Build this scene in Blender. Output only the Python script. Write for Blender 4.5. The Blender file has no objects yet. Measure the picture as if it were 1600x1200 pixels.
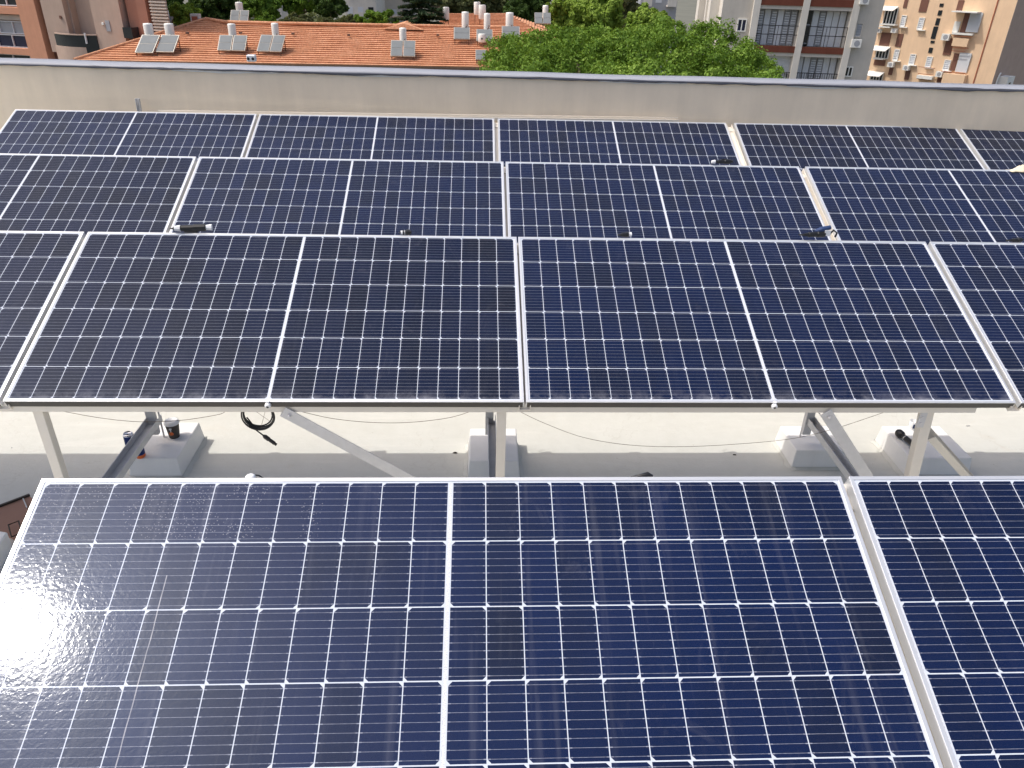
import bpy, bmesh, math, random
import numpy as np
from mathutils import Vector, Matrix
R = math.radians
random.seed(7)
scene = bpy.context.scene
C = scene.collection

# ------------------------------------------------------------------ camera, sky, sun
CH = 2.48                                   # lens height above the flat roof
A = [[0.99896737, -0.03833817, 0.02438015],
     [-0.00282572, 0.48314488, 0.87553586],
     [-0.04534559, -0.87470064, 0.48253763]]  # world -> camera
FP = 1173.55                                # focal length in pixels of a 1600 px wide frame
cd = bpy.data.cameras.new('camera'); cam = bpy.data.objects.new('camera', cd); C.objects.link(cam)
m = Matrix(A).transposed().to_4x4(); m.translation = Vector((0, 0, CH)); cam.matrix_world = m
cd.sensor_width = 36; cd.sensor_fit = 'HORIZONTAL'; cd.lens = 36 * FP / 1600
cd.clip_start = 0.05; cd.clip_end = 4000
scene.camera = cam

SUN = Vector((-0.497, -0.012, 0.868)).normalized()
w = bpy.data.worlds.new("World"); scene.world = w; w.use_nodes = True
nt = w.node_tree; bg = nt.nodes['Background']
sky = nt.nodes.new('ShaderNodeTexSky'); sky.sky_type = 'NISHITA'; sky.sun_disc = False
sky.sun_elevation = math.asin(SUN.z); sky.sun_rotation = math.atan2(SUN.x, SUN.y)
sky.air_density = 0.8; sky.dust_density = 4.5; sky.ozone_density = 0.4
nt.links.new(sky.outputs[0], bg.inputs[0]); bg.inputs[1].default_value = 0.15
sd = bpy.data.lights.new('sun', 'SUN'); sd.energy = 2.0; sd.angle = R(0.5); sd.color = (1.0, 0.965, 0.91)
so = bpy.data.objects.new('sun', sd); C.objects.link(so); so.rotation_euler = SUN.to_track_quat('Z', 'Y').to_euler()
so.location = (-20, -5, 40)
scene.view_settings.view_transform = 'Standard'; scene.view_settings.look = 'None'
scene.view_settings.exposure = 0.42; scene.view_settings.gamma = 1.0
scene.render.engine = 'CYCLES'
scene.cycles.max_bounces = 6; scene.cycles.sample_clamp_indirect = 6

# ------------------------------------------------------------------ measuring helpers
def ray(x, y):
    a = ((x - 800) / FP, -(y - 600) / FP, -1.0)
    return Vector([sum(A[k][i] * a[k] for k in range(3)) for i in range(3)])
def at_y(x, y, Y):
    d = ray(x, y); p = d * (Y / d.y); p.z += CH; return p
def at_z(x, y, Z):
    d = ray(x, y); p = d * ((Z - CH) / d.z); p.z += CH; return p
def on_plane(x, y, P, n):
    d = ray(x, y); o = Vector((0, 0, CH)); return o + d * ((P - o).dot(n) / d.dot(n))
def proj(p):
    q = Vector(p) - Vector((0, 0, CH)); c = [sum(A[k][i] * q[i] for i in range(3)) for k in range(3)]
    return Vector((800 + FP * c[0] / -c[2], 600 - FP * c[1] / -c[2]))

# ------------------------------------------------------------------ scene helpers
def tag(o, label=None, cat=None, group=None, kind=None):
    if label: o['label'] = label
    if cat: o['category'] = cat
    if group: o['group'] = group
    if kind: o['kind'] = kind
    return o
def thing(name, label, cat, loc=(0, 0, 0), group=None, rot=None):
    o = bpy.data.objects.new(name, None); C.objects.link(o); o.location = loc; o.empty_display_size = 0.2
    if rot: o.rotation_euler = rot
    return tag(o, label, cat, group)
def dup(root, loc=None, label=None):
    r = root.copy(); C.objects.link(r)
    if loc is not None: r.location = loc
    if label: r['label'] = label
    for ch in list(root.children):
        c = ch.copy(); C.objects.link(c); c.parent = r
        for g in list(ch.children):
            d = g.copy(); C.objects.link(d); d.parent = c
    return r

class MB:
    def __init__(s): s.v = []; s.f = []; s.smooth = []
    def poly(s, pts, faces, smooth=False):
        b = len(s.v); s.v += [Vector(p) for p in pts]
        for f in faces: s.f.append([b + i for i in f]); s.smooth.append(smooth)
        return s
    def box(s, x0, x1, y0, y1, z0, z1, M=None):
        P = [Vector((x, y, z)) for z in (z0, z1) for y in (y0, y1) for x in (x0, x1)]
        if M: P = [M @ p for p in P]
        return s.poly(P, [(0, 2, 3, 1), (4, 5, 7, 6), (0, 1, 5, 4), (2, 6, 7, 3), (0, 4, 6, 2), (1, 3, 7, 5)])
    def beam(s, a, b, wd, ht, up=(0, 0, 1)):
        a = Vector(a); b = Vector(b); d = (b - a).normalized(); up = Vector(up)
        if abs(d.dot(up)) > 0.98: up = Vector((0, 1, 0))
        x = d.cross(up).normalized(); z = x.cross(d).normalized()
        P = [q + x * (wd / 2 * i) + z * (ht / 2 * j) for q in (a, b) for i, j in ((-1, -1), (1, -1), (1, 1), (-1, 1))]
        return s.poly(P, [(3, 2, 1, 0), (4, 5, 6, 7), (0, 1, 5, 4), (1, 2, 6, 5), (2, 3, 7, 6), (3, 0, 4, 7)])
    def channel(s, a, b, wd, ht, t=0.004, up=(0, 0, 1)):
        """a C profile, open side to 'up'"""
        a = Vector(a); b = Vector(b); d = (b - a).normalized(); up = Vector(up)
        x = d.cross(up).normalized(); z = x.cross(d).normalized()
        s.beam(a - z * (ht / 2 - t / 2), b - z * (ht / 2 - t / 2), wd, t, up)
        for k in (-1, 1):
            o = x * (k * (wd / 2 - t / 2)) + z * (t / 2)
            s.beam(a + o, b + o, t, ht - t, up)
        return s
    def tube(s, pts, r, n=8, closed=False, smooth=True):
        pts = [Vector(p) for p in pts]; N = len(pts); rs = r if isinstance(r, (list, tuple)) else [r] * N
        prev = None; rings = []
        for i, p in enumerate(pts):
            q0 = pts[i - 1] if i > 0 else (pts[-1] if closed else p); q1 = pts[(i + 1) % N] if (i < N - 1 or closed) else p
            d = (q1 - q0).normalized()
            x = (prev - d * prev.dot(d)) if prev else d.orthogonal()
            if x.length < 1e-6: x = d.orthogonal()
            x.normalize(); prev = x; y = d.cross(x)
            rings.append([p + (x * math.cos(2 * math.pi * k / n) + y * math.sin(2 * math.pi * k / n)) * rs[i] for k in range(n)])
        V = [q for g in rings for q in g]; F = []
        for i in range(N if closed else N - 1):
            j = (i + 1) % N
            for k in range(n): F.append((i * n + k, i * n + (k + 1) % n, j * n + (k + 1) % n, j * n + k))
        s.poly(V, F, smooth)
        if not closed:
            s.poly(rings[0], [list(range(n))[::-1]]); s.poly(rings[-1], [list(range(n))])
        return s
    def lathe(s, prof, c=(0, 0, 0), n=20, M=None, smooth=True):
        """prof: (r, z) pairs, bottom to top"""
        V = []; c = Vector(c)
        for r, z in prof:
            for k in range(n):
                p = Vector((r * math.cos(2 * math.pi * k / n), r * math.sin(2 * math.pi * k / n), z))
                V.append((M @ p if M else p) + c)
        F = [(i * n + k, i * n + (k + 1) % n, (i + 1) * n + (k + 1) % n, (i + 1) * n + k) for i in range(len(prof) - 1) for k in range(n)]
        s.poly(V, F, smooth)
        s.poly(V[:n], [list(range(n))[::-1]]); s.poly(V[-n:], [list(range(n))])
        return s
    def build(s, name, mat, parent=None, bevel=0, kind=None, seg=1):
        me = bpy.data.meshes.new(name)
        off = parent_world(parent)
        me.from_pydata([tuple(v - off) for v in s.v], [], s.f); me.validate()
        me.polygons.foreach_set('use_smooth', s.smooth[:len(me.polygons)] if len(s.smooth) >= len(me.polygons) else [False] * len(me.polygons))
        me.update()
        o = bpy.data.objects.new(name, me); C.objects.link(o)
        if parent: o.parent = parent
        for mt in (mat if isinstance(mat, (list, tuple)) else [mat]): me.materials.append(mt)
        if bevel:
            b = o.modifiers.new('bevel', 'BEVEL'); b.width = bevel; b.segments = seg; b.limit_method = 'ANGLE'
        if kind: o['kind'] = kind
        return o
def parent_world(p):
    v = Vector((0, 0, 0))
    while p is not None: v += p.location; p = p.parent
    return v

# ------------------------------------------------------------------ materials
class G:
    """small node-graph writer"""
    def __init__(s, name):
        s.m = bpy.data.materials.new(name); s.m.use_nodes = True; s.t = s.m.node_tree; s.b = s.t.nodes['Principled BSDF']
    def n(s, typ, **kw):
        k = s.t.nodes.new(typ)
        for a, v in kw.items(): setattr(k, a, v)
        return k
    def set(s, sock, v):
        if isinstance(v, bpy.types.NodeSocket): s.t.links.new(v, sock)
        elif v is not None: sock.default_value = v
    def math(s, op, a, b=None, c=None, clamp=False):
        k = s.n('ShaderNodeMath', operation=op); k.use_clamp = clamp
        s.set(k.inputs[0], a); s.set(k.inputs[1], b); s.set(k.inputs[2], c); return k.outputs[0]
    def mix(s, f, a, b, mode='MIX'):
        k = s.n('ShaderNodeMix', data_type='RGBA', blend_type=mode)
        s.set(k.inputs[0], f); s.set(k.inputs[6], a if isinstance(a, bpy.types.NodeSocket) else (*a, 1)[:4]); s.set(k.inputs[7], b if isinstance(b, bpy.types.NodeSocket) else (*b, 1)[:4]); return k.outputs[2]
    def coord(s, which='Object'): return s.n('ShaderNodeTexCoord').outputs[which]
    def noise(s, scale, detail=3, rough=0.55, vec=None, stretch=None, out=0, dist=0):
        v = vec or s.coord()
        if stretch:
            mp = s.n('ShaderNodeMapping'); mp.inputs['Scale'].default_value = stretch; s.t.links.new(v, mp.inputs[0]); v = mp.outputs[0]
        k = s.n('ShaderNodeTexNoise'); k.inputs['Scale'].default_value = scale; k.inputs['Detail'].default_value = detail
        k.inputs['Roughness'].default_value = rough; k.inputs['Distortion'].default_value = dist
        s.t.links.new(v, k.inputs['Vector']); return k.outputs[out]
    def ramp(s, f, stops):
        k = s.n('ShaderNodeValToRGB'); s.set(k.inputs[0], f); e = k.color_ramp.elements
        while len(e) < len(stops): e.new(0.5)
        for q, (p, c) in zip(e, stops): q.position = p; q.color = (*(c if isinstance(c, tuple) else (c, c, c)), 1)
        return k.outputs[0]
    def bump(s, h, strength=0.3, dist=0.01):
        k = s.n('ShaderNodeBump'); k.inputs['Strength'].default_value = strength; k.inputs['Distance'].default_value = dist
        s.set(k.inputs['Height'], h); return k.outputs[0]
    def fin(s, **kw):
        for a, v in kw.items():
            a = {'col': 'Base Color', 'rough': 'Roughness', 'metal': 'Metallic', 'normal': 'Normal', 'coat': 'Coat Weight', 'coatr': 'Coat Roughness', 'spec': 'Specular IOR Level', 'coatn': 'Coat Normal'}.get(a, a)
            if a == 'Base Color' and isinstance(v, tuple): v = (*v, 1)[:4]
            s.set(s.b.inputs[a], v)
        return s.m

def plain(name, col, rough=0.7, metal=0.0, var=0.12, scale=3.0, bump=0.0, spec=0.5, bscale=None):
    g = G(name)
    f = g.noise(scale, 5, 0.6)
    f2 = g.math('MULTIPLY_ADD', f, 2 * var, 1 - var)
    k = g.n('ShaderNodeVectorMath', operation='SCALE'); k.inputs[0].default_value = col[:3]; g.set(k.inputs['Scale'], f2)
    g.t.links.new(k.outputs[0], g.b.inputs['Base Color'])
    if bump: g.fin(normal=g.bump(g.noise(bscale or scale * 8, 4), bump))
    return g.fin(rough=rough, metal=metal, spec=spec)

PW, PH = 2.084, 1.038            # one solar module, 24 x 6 half cells
def cell_mat(name, wet=0.0, blue=0.62):
    g = G(name); M_ = g.math
    sep = g.n('ShaderNodeSeparateXYZ'); g.t.links.new(g.coord(), sep.inputs[0])
    x, y = sep.outputs[0], sep.outputs[1]
    xs = M_('SUBTRACT', x, PW / 2)
    xx = M_('SUBTRACT', M_('ABSOLUTE', xs), 0.007)
    yy = M_('SUBTRACT', PH - 0.016, y)
    cx = M_('FLOORED_MODULO', xx, 0.085); cy = M_('FLOORED_MODULO', yy, 0.168)
    ix = M_('FLOOR', M_('DIVIDE', xx, 0.085)); iy = M_('FLOOR', M_('DIVIDE', yy, 0.168))
    inx = M_('MULTIPLY', M_('LESS_THAN', cx, 0.0827), M_('MULTIPLY', M_('GREATER_THAN', xx, 0), M_('LESS_THAN', xx, 1.018)))
    iny = M_('MULTIPLY', M_('LESS_THAN', cy, 0.1652), M_('MULTIPLY', M_('GREATER_THAN', yy, 0), M_('LESS_THAN', yy, 1.006)))
    par = M_('FLOORED_MODULO', iy, 2.0)                      # the cut corners swap side from row to row
    dx = M_('ADD', M_('MULTIPLY', par, cx), M_('MULTIPLY', M_('SUBTRACT', 1.0, par), M_('SUBTRACT', 0.083, cx)))
    dy = M_('MINIMUM', cy, M_('SUBTRACT', 0.166, cy))
    cham = M_('GREATER_THAN', M_('ADD', dx, dy), 0.0088)
    cell = M_('MULTIPLY', cham, M_('MULTIPLY', inx, iny))
    # nine bus wires along the module, with solder dots
    bb = M_('ABSOLUTE', M_('SUBTRACT', M_('FLOORED_MODULO', cy, 0.166 / 9), 0.166 / 18))
    end = M_('MINIMUM', cx, M_('SUBTRACT', 0.083, cx))
    wid = M_('MULTIPLY_ADD', M_('LESS_THAN', end, 0.0065), 0.0006, 0.00042)
    bus = M_('MULTIPLY', cell, M_('LESS_THAN', bb, wid))
    fing = M_('LESS_THAN', M_('FLOORED_MODULO', cx, 0.0016), 0.00009)
    # ribbons in the white margins
    ax = M_('ABSOLUTE', xs)
    rib1 = M_('MULTIPLY', M_('LESS_THAN', ax, 0.0035), M_('GREATER_THAN', yy, 0))
    m2 = M_('FLOORED_MODULO', yy, 0.336)
    rib2 = M_('MULTIPLY', M_('LESS_THAN', M_('ABSOLUTE', M_('SUBTRACT', xx, 1.0225)), 0.0011), M_('MULTIPLY', M_('GREATER_THAN', m2, 0.012), M_('LESS_THAN', m2, 0.32)))
    rib = M_('MAXIMUM', rib1, rib2)
    spk = g.noise(420, 2)
    ribc = g.ramp(spk, [(0.35, (0.42, 0.43, 0.45)), (0.65, (0.74, 0.75, 0.78))])
    # tone of each cell
    oi = g.n('ShaderNodeObjectInfo')
    cmb = g.n('ShaderNodeCombineXYZ'); g.set(cmb.inputs[0], M_('ADD', ix, M_('MULTIPLY', M_('SIGN', xs), 20.0))); g.set(cmb.inputs[1], iy); g.set(cmb.inputs[2], M_('MULTIPLY', oi.outputs['Random'], 91.0))
    wn = g.n('ShaderNodeTexWhiteNoise'); g.t.links.new(cmb.outputs[0], wn.inputs[0])
    big = g.noise(2.3, 3, 0.6)
    tone = M_('ADD', M_('MULTIPLY', wn.outputs[0], 0.30), M_('MULTIPLY', big, 0.78))
    mixc = lambda a, b_: tuple(p_ + (q_ - p_) * blue for p_, q_ in zip(a, b_))
    cc = g.ramp(tone, [(0.15, mixc((0.005, 0.0048, 0.007), (0.0035, 0.0065, 0.019))), (0.42, mixc((0.003, 0.0045, 0.011), (0.0012, 0.0065, 0.033))), (0.62, mixc((0.0025, 0.005, 0.017), (0.0005, 0.008, 0.048))), (0.85, mixc((0.0045, 0.0065, 0.015), (0.0018, 0.008, 0.038)))])
    cc = g.mix(M_('MULTIPLY', fing, 0.25), cc, (0.2, 0.2, 0.24))
    back = g.mix(0.0, (0.52, 0.56, 0.63), (0.8, 0.8, 0.8))
    back = g.mix(rib, back, ribc)
    col = g.mix(cell, back, cc)
    busb = M_('MULTIPLY', bus, M_('MULTIPLY_ADD', g.noise(160, 2, 0.5), 0.7, 0.25))
    col = g.mix(busb, col, (0.34, 0.36, 0.43))
    # dust film, finger smears and dried runs
    film = g.math('POWER', g.noise(1.7, 5, 0.65, dist=0.6), 2.2)
    smear = g.ramp(g.noise(5.5, 6, 0.72, stretch=(1.0, 0.55, 1), dist=1.4), [(0.60, 0.0), (0.86, 1.0)])
    runs = g.ramp(g.noise(9.0, 3, 0.55, stretch=(3.2, 0.16, 1)), [(0.56, 0.0), (0.80, 1.0)])
    dust_glint = M_('ADD', M_('MULTIPLY', film, 0.020), M_('MULTIPLY', smear, 0.07))
    dust_glint = M_('ADD', dust_glint, M_('MULTIPLY', runs, 0.008 + 0.045 * wet))
    edge = M_('POWER', M_('MAXIMUM', M_('SUBTRACT', 1.0, M_('DIVIDE', y, 0.10)), 0.0), 2.5)
    dust_glint = M_('ADD', dust_glint, M_('MULTIPLY', M_('MULTIPLY', edge, g.ramp(g.noise(11, 5, 0.7), [(0.42, 0.0), (0.75, 1.0)])), 0.45))
    if wet:
        # dried drops in a band under the top edge
        band = M_('MULTIPLY', M_('LESS_THAN', M_('ABSOLUTE', M_('SUBTRACT', yy, 0.07)), 0.085), M_('LESS_THAN', x, 0.72))
        vo = g.n('ShaderNodeTexVoronoi'); vo.inputs['Scale'].default_value = 150; g.t.links.new(g.coord(), vo.inputs['Vector'])
        gate = M_('GREATER_THAN', g.noise(7, 3, 0.6), 0.47)
        dr = M_('MULTIPLY', M_('MULTIPLY', M_('LESS_THAN', vo.outputs['Distance'], 0.24), gate), band)
        dust_glint = M_('ADD', dust_glint, M_('MULTIPLY', dr, 0.20))
        # a cable's reflection painted as a thin pale line beside the fourth column
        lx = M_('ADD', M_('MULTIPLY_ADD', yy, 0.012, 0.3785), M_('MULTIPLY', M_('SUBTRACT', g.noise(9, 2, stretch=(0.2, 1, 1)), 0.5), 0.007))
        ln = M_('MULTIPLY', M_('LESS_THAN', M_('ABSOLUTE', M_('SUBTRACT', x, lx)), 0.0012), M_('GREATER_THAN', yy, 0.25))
        dust_glint = M_('ADD', dust_glint, M_('MULTIPLY', ln, M_('MULTIPLY_ADD', g.noise(18, 3), 0.6, 0.12)))
    col = g.mix(M_('MINIMUM', dust_glint, 1.0), col, (0.62, 0.62, 0.66))
    rip = g.noise(92, 2, 0.5, dist=0.5); fine = g.noise(260, 2, 0.5)
    hgt = M_('ADD', rip, M_('MULTIPLY', fine, 0.12))
    nb = g.bump(hgt, 0.115 + 0.005 * wet, 0.0022)
    nb2 = g.bump(hgt, 0.05, 0.002)
    return g.fin(col=col, rough=M_('MULTIPLY_ADD', dust_glint, 0.4, 0.36), coat=0.17 + 0.10 * blue + 0.10 * wet, coatr=M_('MULTIPLY_ADD', M_('ADD', film, smear), 0.03, M_('MULTIPLY_ADD', runs, 0.05 * wet, 0.062 + 0.030 * wet)), coatn=nb, normal=nb2, spec=0.04 + 0.07 * blue, **{'Specular Tint': (0.26, 0.52, 1.0, 1.0)})

def roofpaint():
    g = G('cream_roof_paint')
    a = g.noise(1.1, 6, 0.6); b = g.noise(14, 5, 0.7); c = g.noise(4.5, 5, 0.65, dist=1.0)
    col = g.ramp(g.math('ADD', g.math('MULTIPLY', a, 0.6), g.math('MULTIPLY', b, 0.4)), [(0.30, (0.575, 0.570, 0.515)), (0.62, (0.65, 0.648, 0.595))])
    col = g.mix(g.ramp(c, [(0.60, 0.0), (0.80, 0.45)]), col, (0.60, 0.55, 0.46))
    vo = g.n('ShaderNodeTexVoronoi'); vo.inputs['Scale'].default_value = 9; g.t.links.new(g.coord(), vo.inputs['Vector'])
    tr = g.ramp(g.noise(2.2, 4, 0.6, stretch=(0.5, 3.5, 1), dist=0.8), [(0.55, 0.0), (0.75, 0.35)])
    col = g.mix(tr, col, (0.78, 0.76, 0.70))
    ck = g.n('ShaderNodeTexVoronoi'); ck.feature = 'DISTANCE_TO_EDGE'; ck.inputs['Scale'].default_value = 0.55; ck.inputs['Randomness'].default_value = 1.0
    wv_ = g.n('ShaderNodeVectorMath', operation='ADD'); g.t.links.new(g.coord(), wv_.inputs[0]); g.t.links.new(g.noise(3.0, 4, out=1), wv_.inputs[1]); g.t.links.new(wv_.outputs[0], ck.inputs['Vector'])
    col = g.mix(g.math('MULTIPLY', g.math('LESS_THAN', ck.outputs['Distance'], 0.003), 0.16), col, (0.45, 0.42, 0.36))
    sp = g.math('MULTIPLY', g.math('LESS_THAN', vo.outputs['Distance'], 0.035), 0.5)
    col = g.mix(sp, col, (0.42, 0.37, 0.30))
    nrm = g.bump(g.math('ADD', g.math('MULTIPLY', g.noise(60, 5), 0.3), g.noise(5, 4)), 0.35, 0.012)
    return g.fin(col=col, rough=0.75, normal=nrm, spec=0.3)
def stucco(name, col, var=0.10, fine=200):
    g = G(name)
    a = g.noise(1.6, 6, 0.65); b = g.noise(2.5, 4, 0.6, stretch=(3, 3, 0.35))
    f = g.math('ADD', g.math('MULTIPLY', a, 0.6), g.math('MULTIPLY', b, 0.4))
    lo = tuple(c * (1 - var) for c in col); hi = tuple(c * (1 + var) for c in col)
    return g.fin(col=g.ramp(f, [(0.32, lo), (0.66, hi)]), rough=0.9, normal=g.bump(g.noise(fine, 4), 0.25, 0.004), spec=0.2)
def leafmat(name, c0, c1, c2):
    g = G(name)
    f = g.noise(0.9, 4, 0.7); wn = g.noise(9, 2, 0.5)
    f = g.math('ADD', g.math('MULTIPLY', f, 0.55), g.math('MULTIPLY', wn, 0.45))
    g.fin(col=g.ramp(f, [(0.34, c0), (0.52, c1), (0.68, c2)]), rough=0.6, spec=0.12)
    g.set(g.b.inputs['Transmission Weight'], 0.0)
    tr = g.n('ShaderNodeBsdfTranslucent'); g.set(tr.inputs[0], (c2[0] * 1.2, c2[1] * 1.3, c2[2] * 0.6, 1))
    mx = g.n('ShaderNodeMixShader'); g.set(mx.inputs[0], 0.16); out = g.t.nodes['Material Output']
    g.t.links.new(g.b.outputs[0], mx.inputs[1]); g.t.links.new(tr.outputs[0], mx.inputs[2]); g.t.links.new(mx.outputs[0], out.inputs[0])
    return g.m
def tilemat():
    g = G('terracotta_tile')
    wv = g.n('ShaderNodeTexWave', wave_type='BANDS', bands_direction='X'); wv.inputs['Scale'].default_value = 1.55; wv.inputs['Distortion'].default_value = 0.3
    g.t.links.new(g.coord(), wv.inputs[0])
    a = g.noise(1.2, 6, 0.7); b = g.noise(6.5, 3, 0.7)
    col = g.ramp(g.math('ADD', g.math('MULTIPLY', a, 0.5), g.math('MULTIPLY', b, 0.5)), [(0.3, (0.38, 0.17, 0.09)), (0.5, (0.57, 0.28, 0.155)), (0.68, (0.68, 0.39, 0.25))])
    return g.fin(col=col, rough=0.85, normal=g.bump(wv.outputs[1], 0.25, 0.03), spec=0.2)

M = dict(
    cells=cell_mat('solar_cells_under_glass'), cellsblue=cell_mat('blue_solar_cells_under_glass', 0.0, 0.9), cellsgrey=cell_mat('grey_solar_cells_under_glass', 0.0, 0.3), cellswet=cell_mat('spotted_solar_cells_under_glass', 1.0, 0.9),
    lip=plain('anodised_frame', (0.72, 0.73, 0.74), 0.32, 0.55, 0.03, 20),
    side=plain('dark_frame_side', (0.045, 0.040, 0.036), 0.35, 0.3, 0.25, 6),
    alu=plain('mill_aluminium', (0.74, 0.69, 0.61), 0.5, 0.08, 0.08, 9, 0.06),
    galv=plain('galvanised_steel', (0.62, 0.61, 0.60), 0.55, 0.08, 0.15, 25, 0.05),
    roof=roofpaint(), block=stucco('white_painted_concrete', (0.86, 0.85, 0.82), 0.07, 60),
    parapet=stucco('beige_render', (0.79, 0.68, 0.53), 0.09, 160), coping=plain('grey_membrane', (0.30, 0.31, 0.34), 0.6, 0, 0.10, 5, 0.1),
    seal=plain('dark_sealant', (0.10, 0.105, 0.13), 0.6, 0, 0.2, 12), chalk=plain('pale_sealant', (0.66, 0.65, 0.62), 0.8, 0, 0.1, 12),
    black=plain('black_plastic', (0.012, 0.012, 0.013), 0.42, 0, 0.2, 30), whitep=plain('white_plastic', (0.80, 0.80, 0.80), 0.45, 0, 0.04, 10),
    bluep=plain('dark_blue_plastic', (0.02, 0.045, 0.13), 0.45, 0, 0.2, 30),
    blue=plain('blue_can_paint', (0.012, 0.035, 0.16), 0.3, 0.4, 0.2, 12), tin=plain('bare_can_metal', (0.75, 0.75, 0.77), 0.25, 0.9, 0.05, 12),
    orange=plain('orange_print', (0.75, 0.16, 0.03), 0.5, 0, 0.1, 20), darkcup=plain('charcoal_card', (0.05, 0.042, 0.036), 0.6, 0, 0.15, 20),
    cloth=plain('cream_cloth', (0.75, 0.66, 0.48), 0.95, 0, 0.1, 40, 0.3), twine=plain('brown_twine', (0.18, 0.13, 0.09), 0.9, 0, 0.2, 40),
    rusty=plain('reddish_brown_board', (0.33, 0.18, 0.125), 0.75, 0, 0.15, 6, 0.2), darkmetal=plain('dark_strap', (0.05, 0.04, 0.03), 0.6, 0.3, 0.2, 20),
    tile=tilemat(), eave=plain('eave_board', (0.16, 0.10, 0.07), 0.8, 0, 0.2, 2), wallw=stucco('pale_house_wall', (0.58, 0.55, 0.50), 0.08, 20),
    tank=plain('white_tank_enamel', (0.78, 0.77, 0.72), 0.5, 0, 0.08, 3), coll=plain('collector_glass', (0.19, 0.205, 0.21), 0.6, 0.0, 0.20, 2.0, spec=0.25), collf=plain('collector_frame', (0.36, 0.345, 0.31), 0.5, 0.4, 0.08, 4),
    stand=plain('rusty_stand', (0.16, 0.08, 0.05), 0.8, 0.2, 0.3, 8),
    salmon=stucco('salmon_render', (0.60, 0.30, 0.19), 0.08, 20), taupe=stucco('taupe_render', (0.47, 0.35, 0.28), 0.08, 20), brownwall=stucco('brown_render', (0.34, 0.17, 0.12), 0.08, 20),
    white=stucco('off_white_render', (0.66, 0.62, 0.55), 0.09, 20), greige=stucco('grey_beige_render', (0.53, 0.49, 0.43), 0.08, 20),
    peach=stucco('peach_render', (0.76, 0.545, 0.36), 0.07, 20), brick=stucco('red_brown_brick', (0.15, 0.050, 0.032), 0.15, 60),
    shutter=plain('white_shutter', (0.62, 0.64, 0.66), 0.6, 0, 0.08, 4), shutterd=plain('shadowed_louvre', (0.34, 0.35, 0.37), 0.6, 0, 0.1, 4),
    glass=plain('dark_window_glass', (0.02, 0.026, 0.03), 0.08, 0, 0.3, 2), bglass=plain('blue_window_glass', (0.02, 0.025, 0.06), 0.08, 0, 0.3, 2), brownsh=plain('brown_shutter', (0.17, 0.075, 0.05), 0.7, 0, 0.15, 6),
    iron=plain('black_railing_iron', (0.03, 0.03, 0.035), 0.5, 0.4, 0.2, 20), redpipe=plain('red_brown_pipe', (0.35, 0.10, 0.05), 0.6, 0, 0.1, 8),
    ground=plain('town_ground', (0.13, 0.13, 0.10), 0.95, 0, 0.35, 0.05), bark=plain('grey_brown_bark', (0.12, 0.09, 0.065), 0.9, 0, 0.25, 8, 0.4),
    outer=stucco('outer_building_render', (0.52, 0.47, 0.40), 0.08, 60),
    leafA=leafmat('leaf_fresh_green', (0.032, 0.075, 0.008), (0.12, 0.21, 0.026), (0.28, 0.39, 0.075)),
    leafB=leafmat('leaf_light_green', (0.10, 0.16, 0.02), (0.19, 0.28, 0.04), (0.28, 0.38, 0.075)),
    leafC=leafmat('leaf_dark_green', (0.022, 0.042, 0.010), (0.05, 0.09, 0.018), (0.10, 0.16, 0.035)),
    leafD=leafmat('leaf_dusty_olive', (0.055, 0.070, 0.028), (0.12, 0.135, 0.055), (0.20, 0.21, 0.095)),
    leafE=leafmat('needle_green', (0.012, 0.026, 0.012), (0.025, 0.048, 0.020), (0.05, 0.08, 0.03)),
)

# ------------------------------------------------------------------ ground and the roof we stand on
b = MB(); b.box(-1500, 1500, -600, 2400, -16.6, -16.5); b.build('ground', M['ground'], kind='structure')
WT = 0.0
RXa, RXb = -9.0, 11.0
b = MB(); b.box(RXa, RXb, -5.0, 7.18, -16.49, 0.0); b.build('roof_floor', [M['roof']], kind='structure')

# ------------------------------------------------------------------ solar panels
TILT = R(22.2)
lipM = MB()
lw, th = 0.011, 0.035
for (x0, x1, y0, y1) in ((0, PW, 0, lw), (0, PW, PH - lw, PH), (0, lw, lw, PH - lw), (PW - lw, PW, lw, PH - lw)):
    lipM.box(x0, x1, y0, y1, -0.0045, 0)
for (x0, x1, y0, y1) in ((0, PW, 0.0008, 0.003), (0, PW, PH - 0.003, PH - 0.0008), (0.0005, 0.003, 0.003, PH - 0.003), (PW - 0.003, PW - 0.0005, 0.003, PH - 0.003)):
    lipM.box(x0, x1, y0, y1, -th, -0.0045)
def make_panel(label, cells):
    t = thing('solar_panel', label, 'solar panel', group='solar panels mounted in rows on the roof')
    lipM.build('frame', M['lip'], t, bevel=0.0007)
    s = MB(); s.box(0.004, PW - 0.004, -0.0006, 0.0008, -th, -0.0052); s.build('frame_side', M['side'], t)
    g = MB(); g.box(lw - 0.001, PW - lw + 0.001, lw - 0.001, PH - lw + 0.001, -0.0075, -0.0022); g.build('cell_sheet', cells, t)
    t.rotation_euler = (TILT, 0, 0)
    return t
ROWS = [(-4.0556 + .005, 7.0750, CH - 1.1720), (-4.0206 + .005, 5.3348, CH - 1.1708), (-1.8990 + .005, 3.6273, CH - 1.1628), (-1.1168 + .005, 1.6064, CH - 1.1654)]
ct, st = math.cos(TILT), math.sin(TILT)
def panel_base(row, off, dy=0.0):
    x, y, z = ROWS[row]; return Vector((x + off, y - PH * ct + dy, z - PH * st))
proto = make_panel('', M['cells'])
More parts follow.
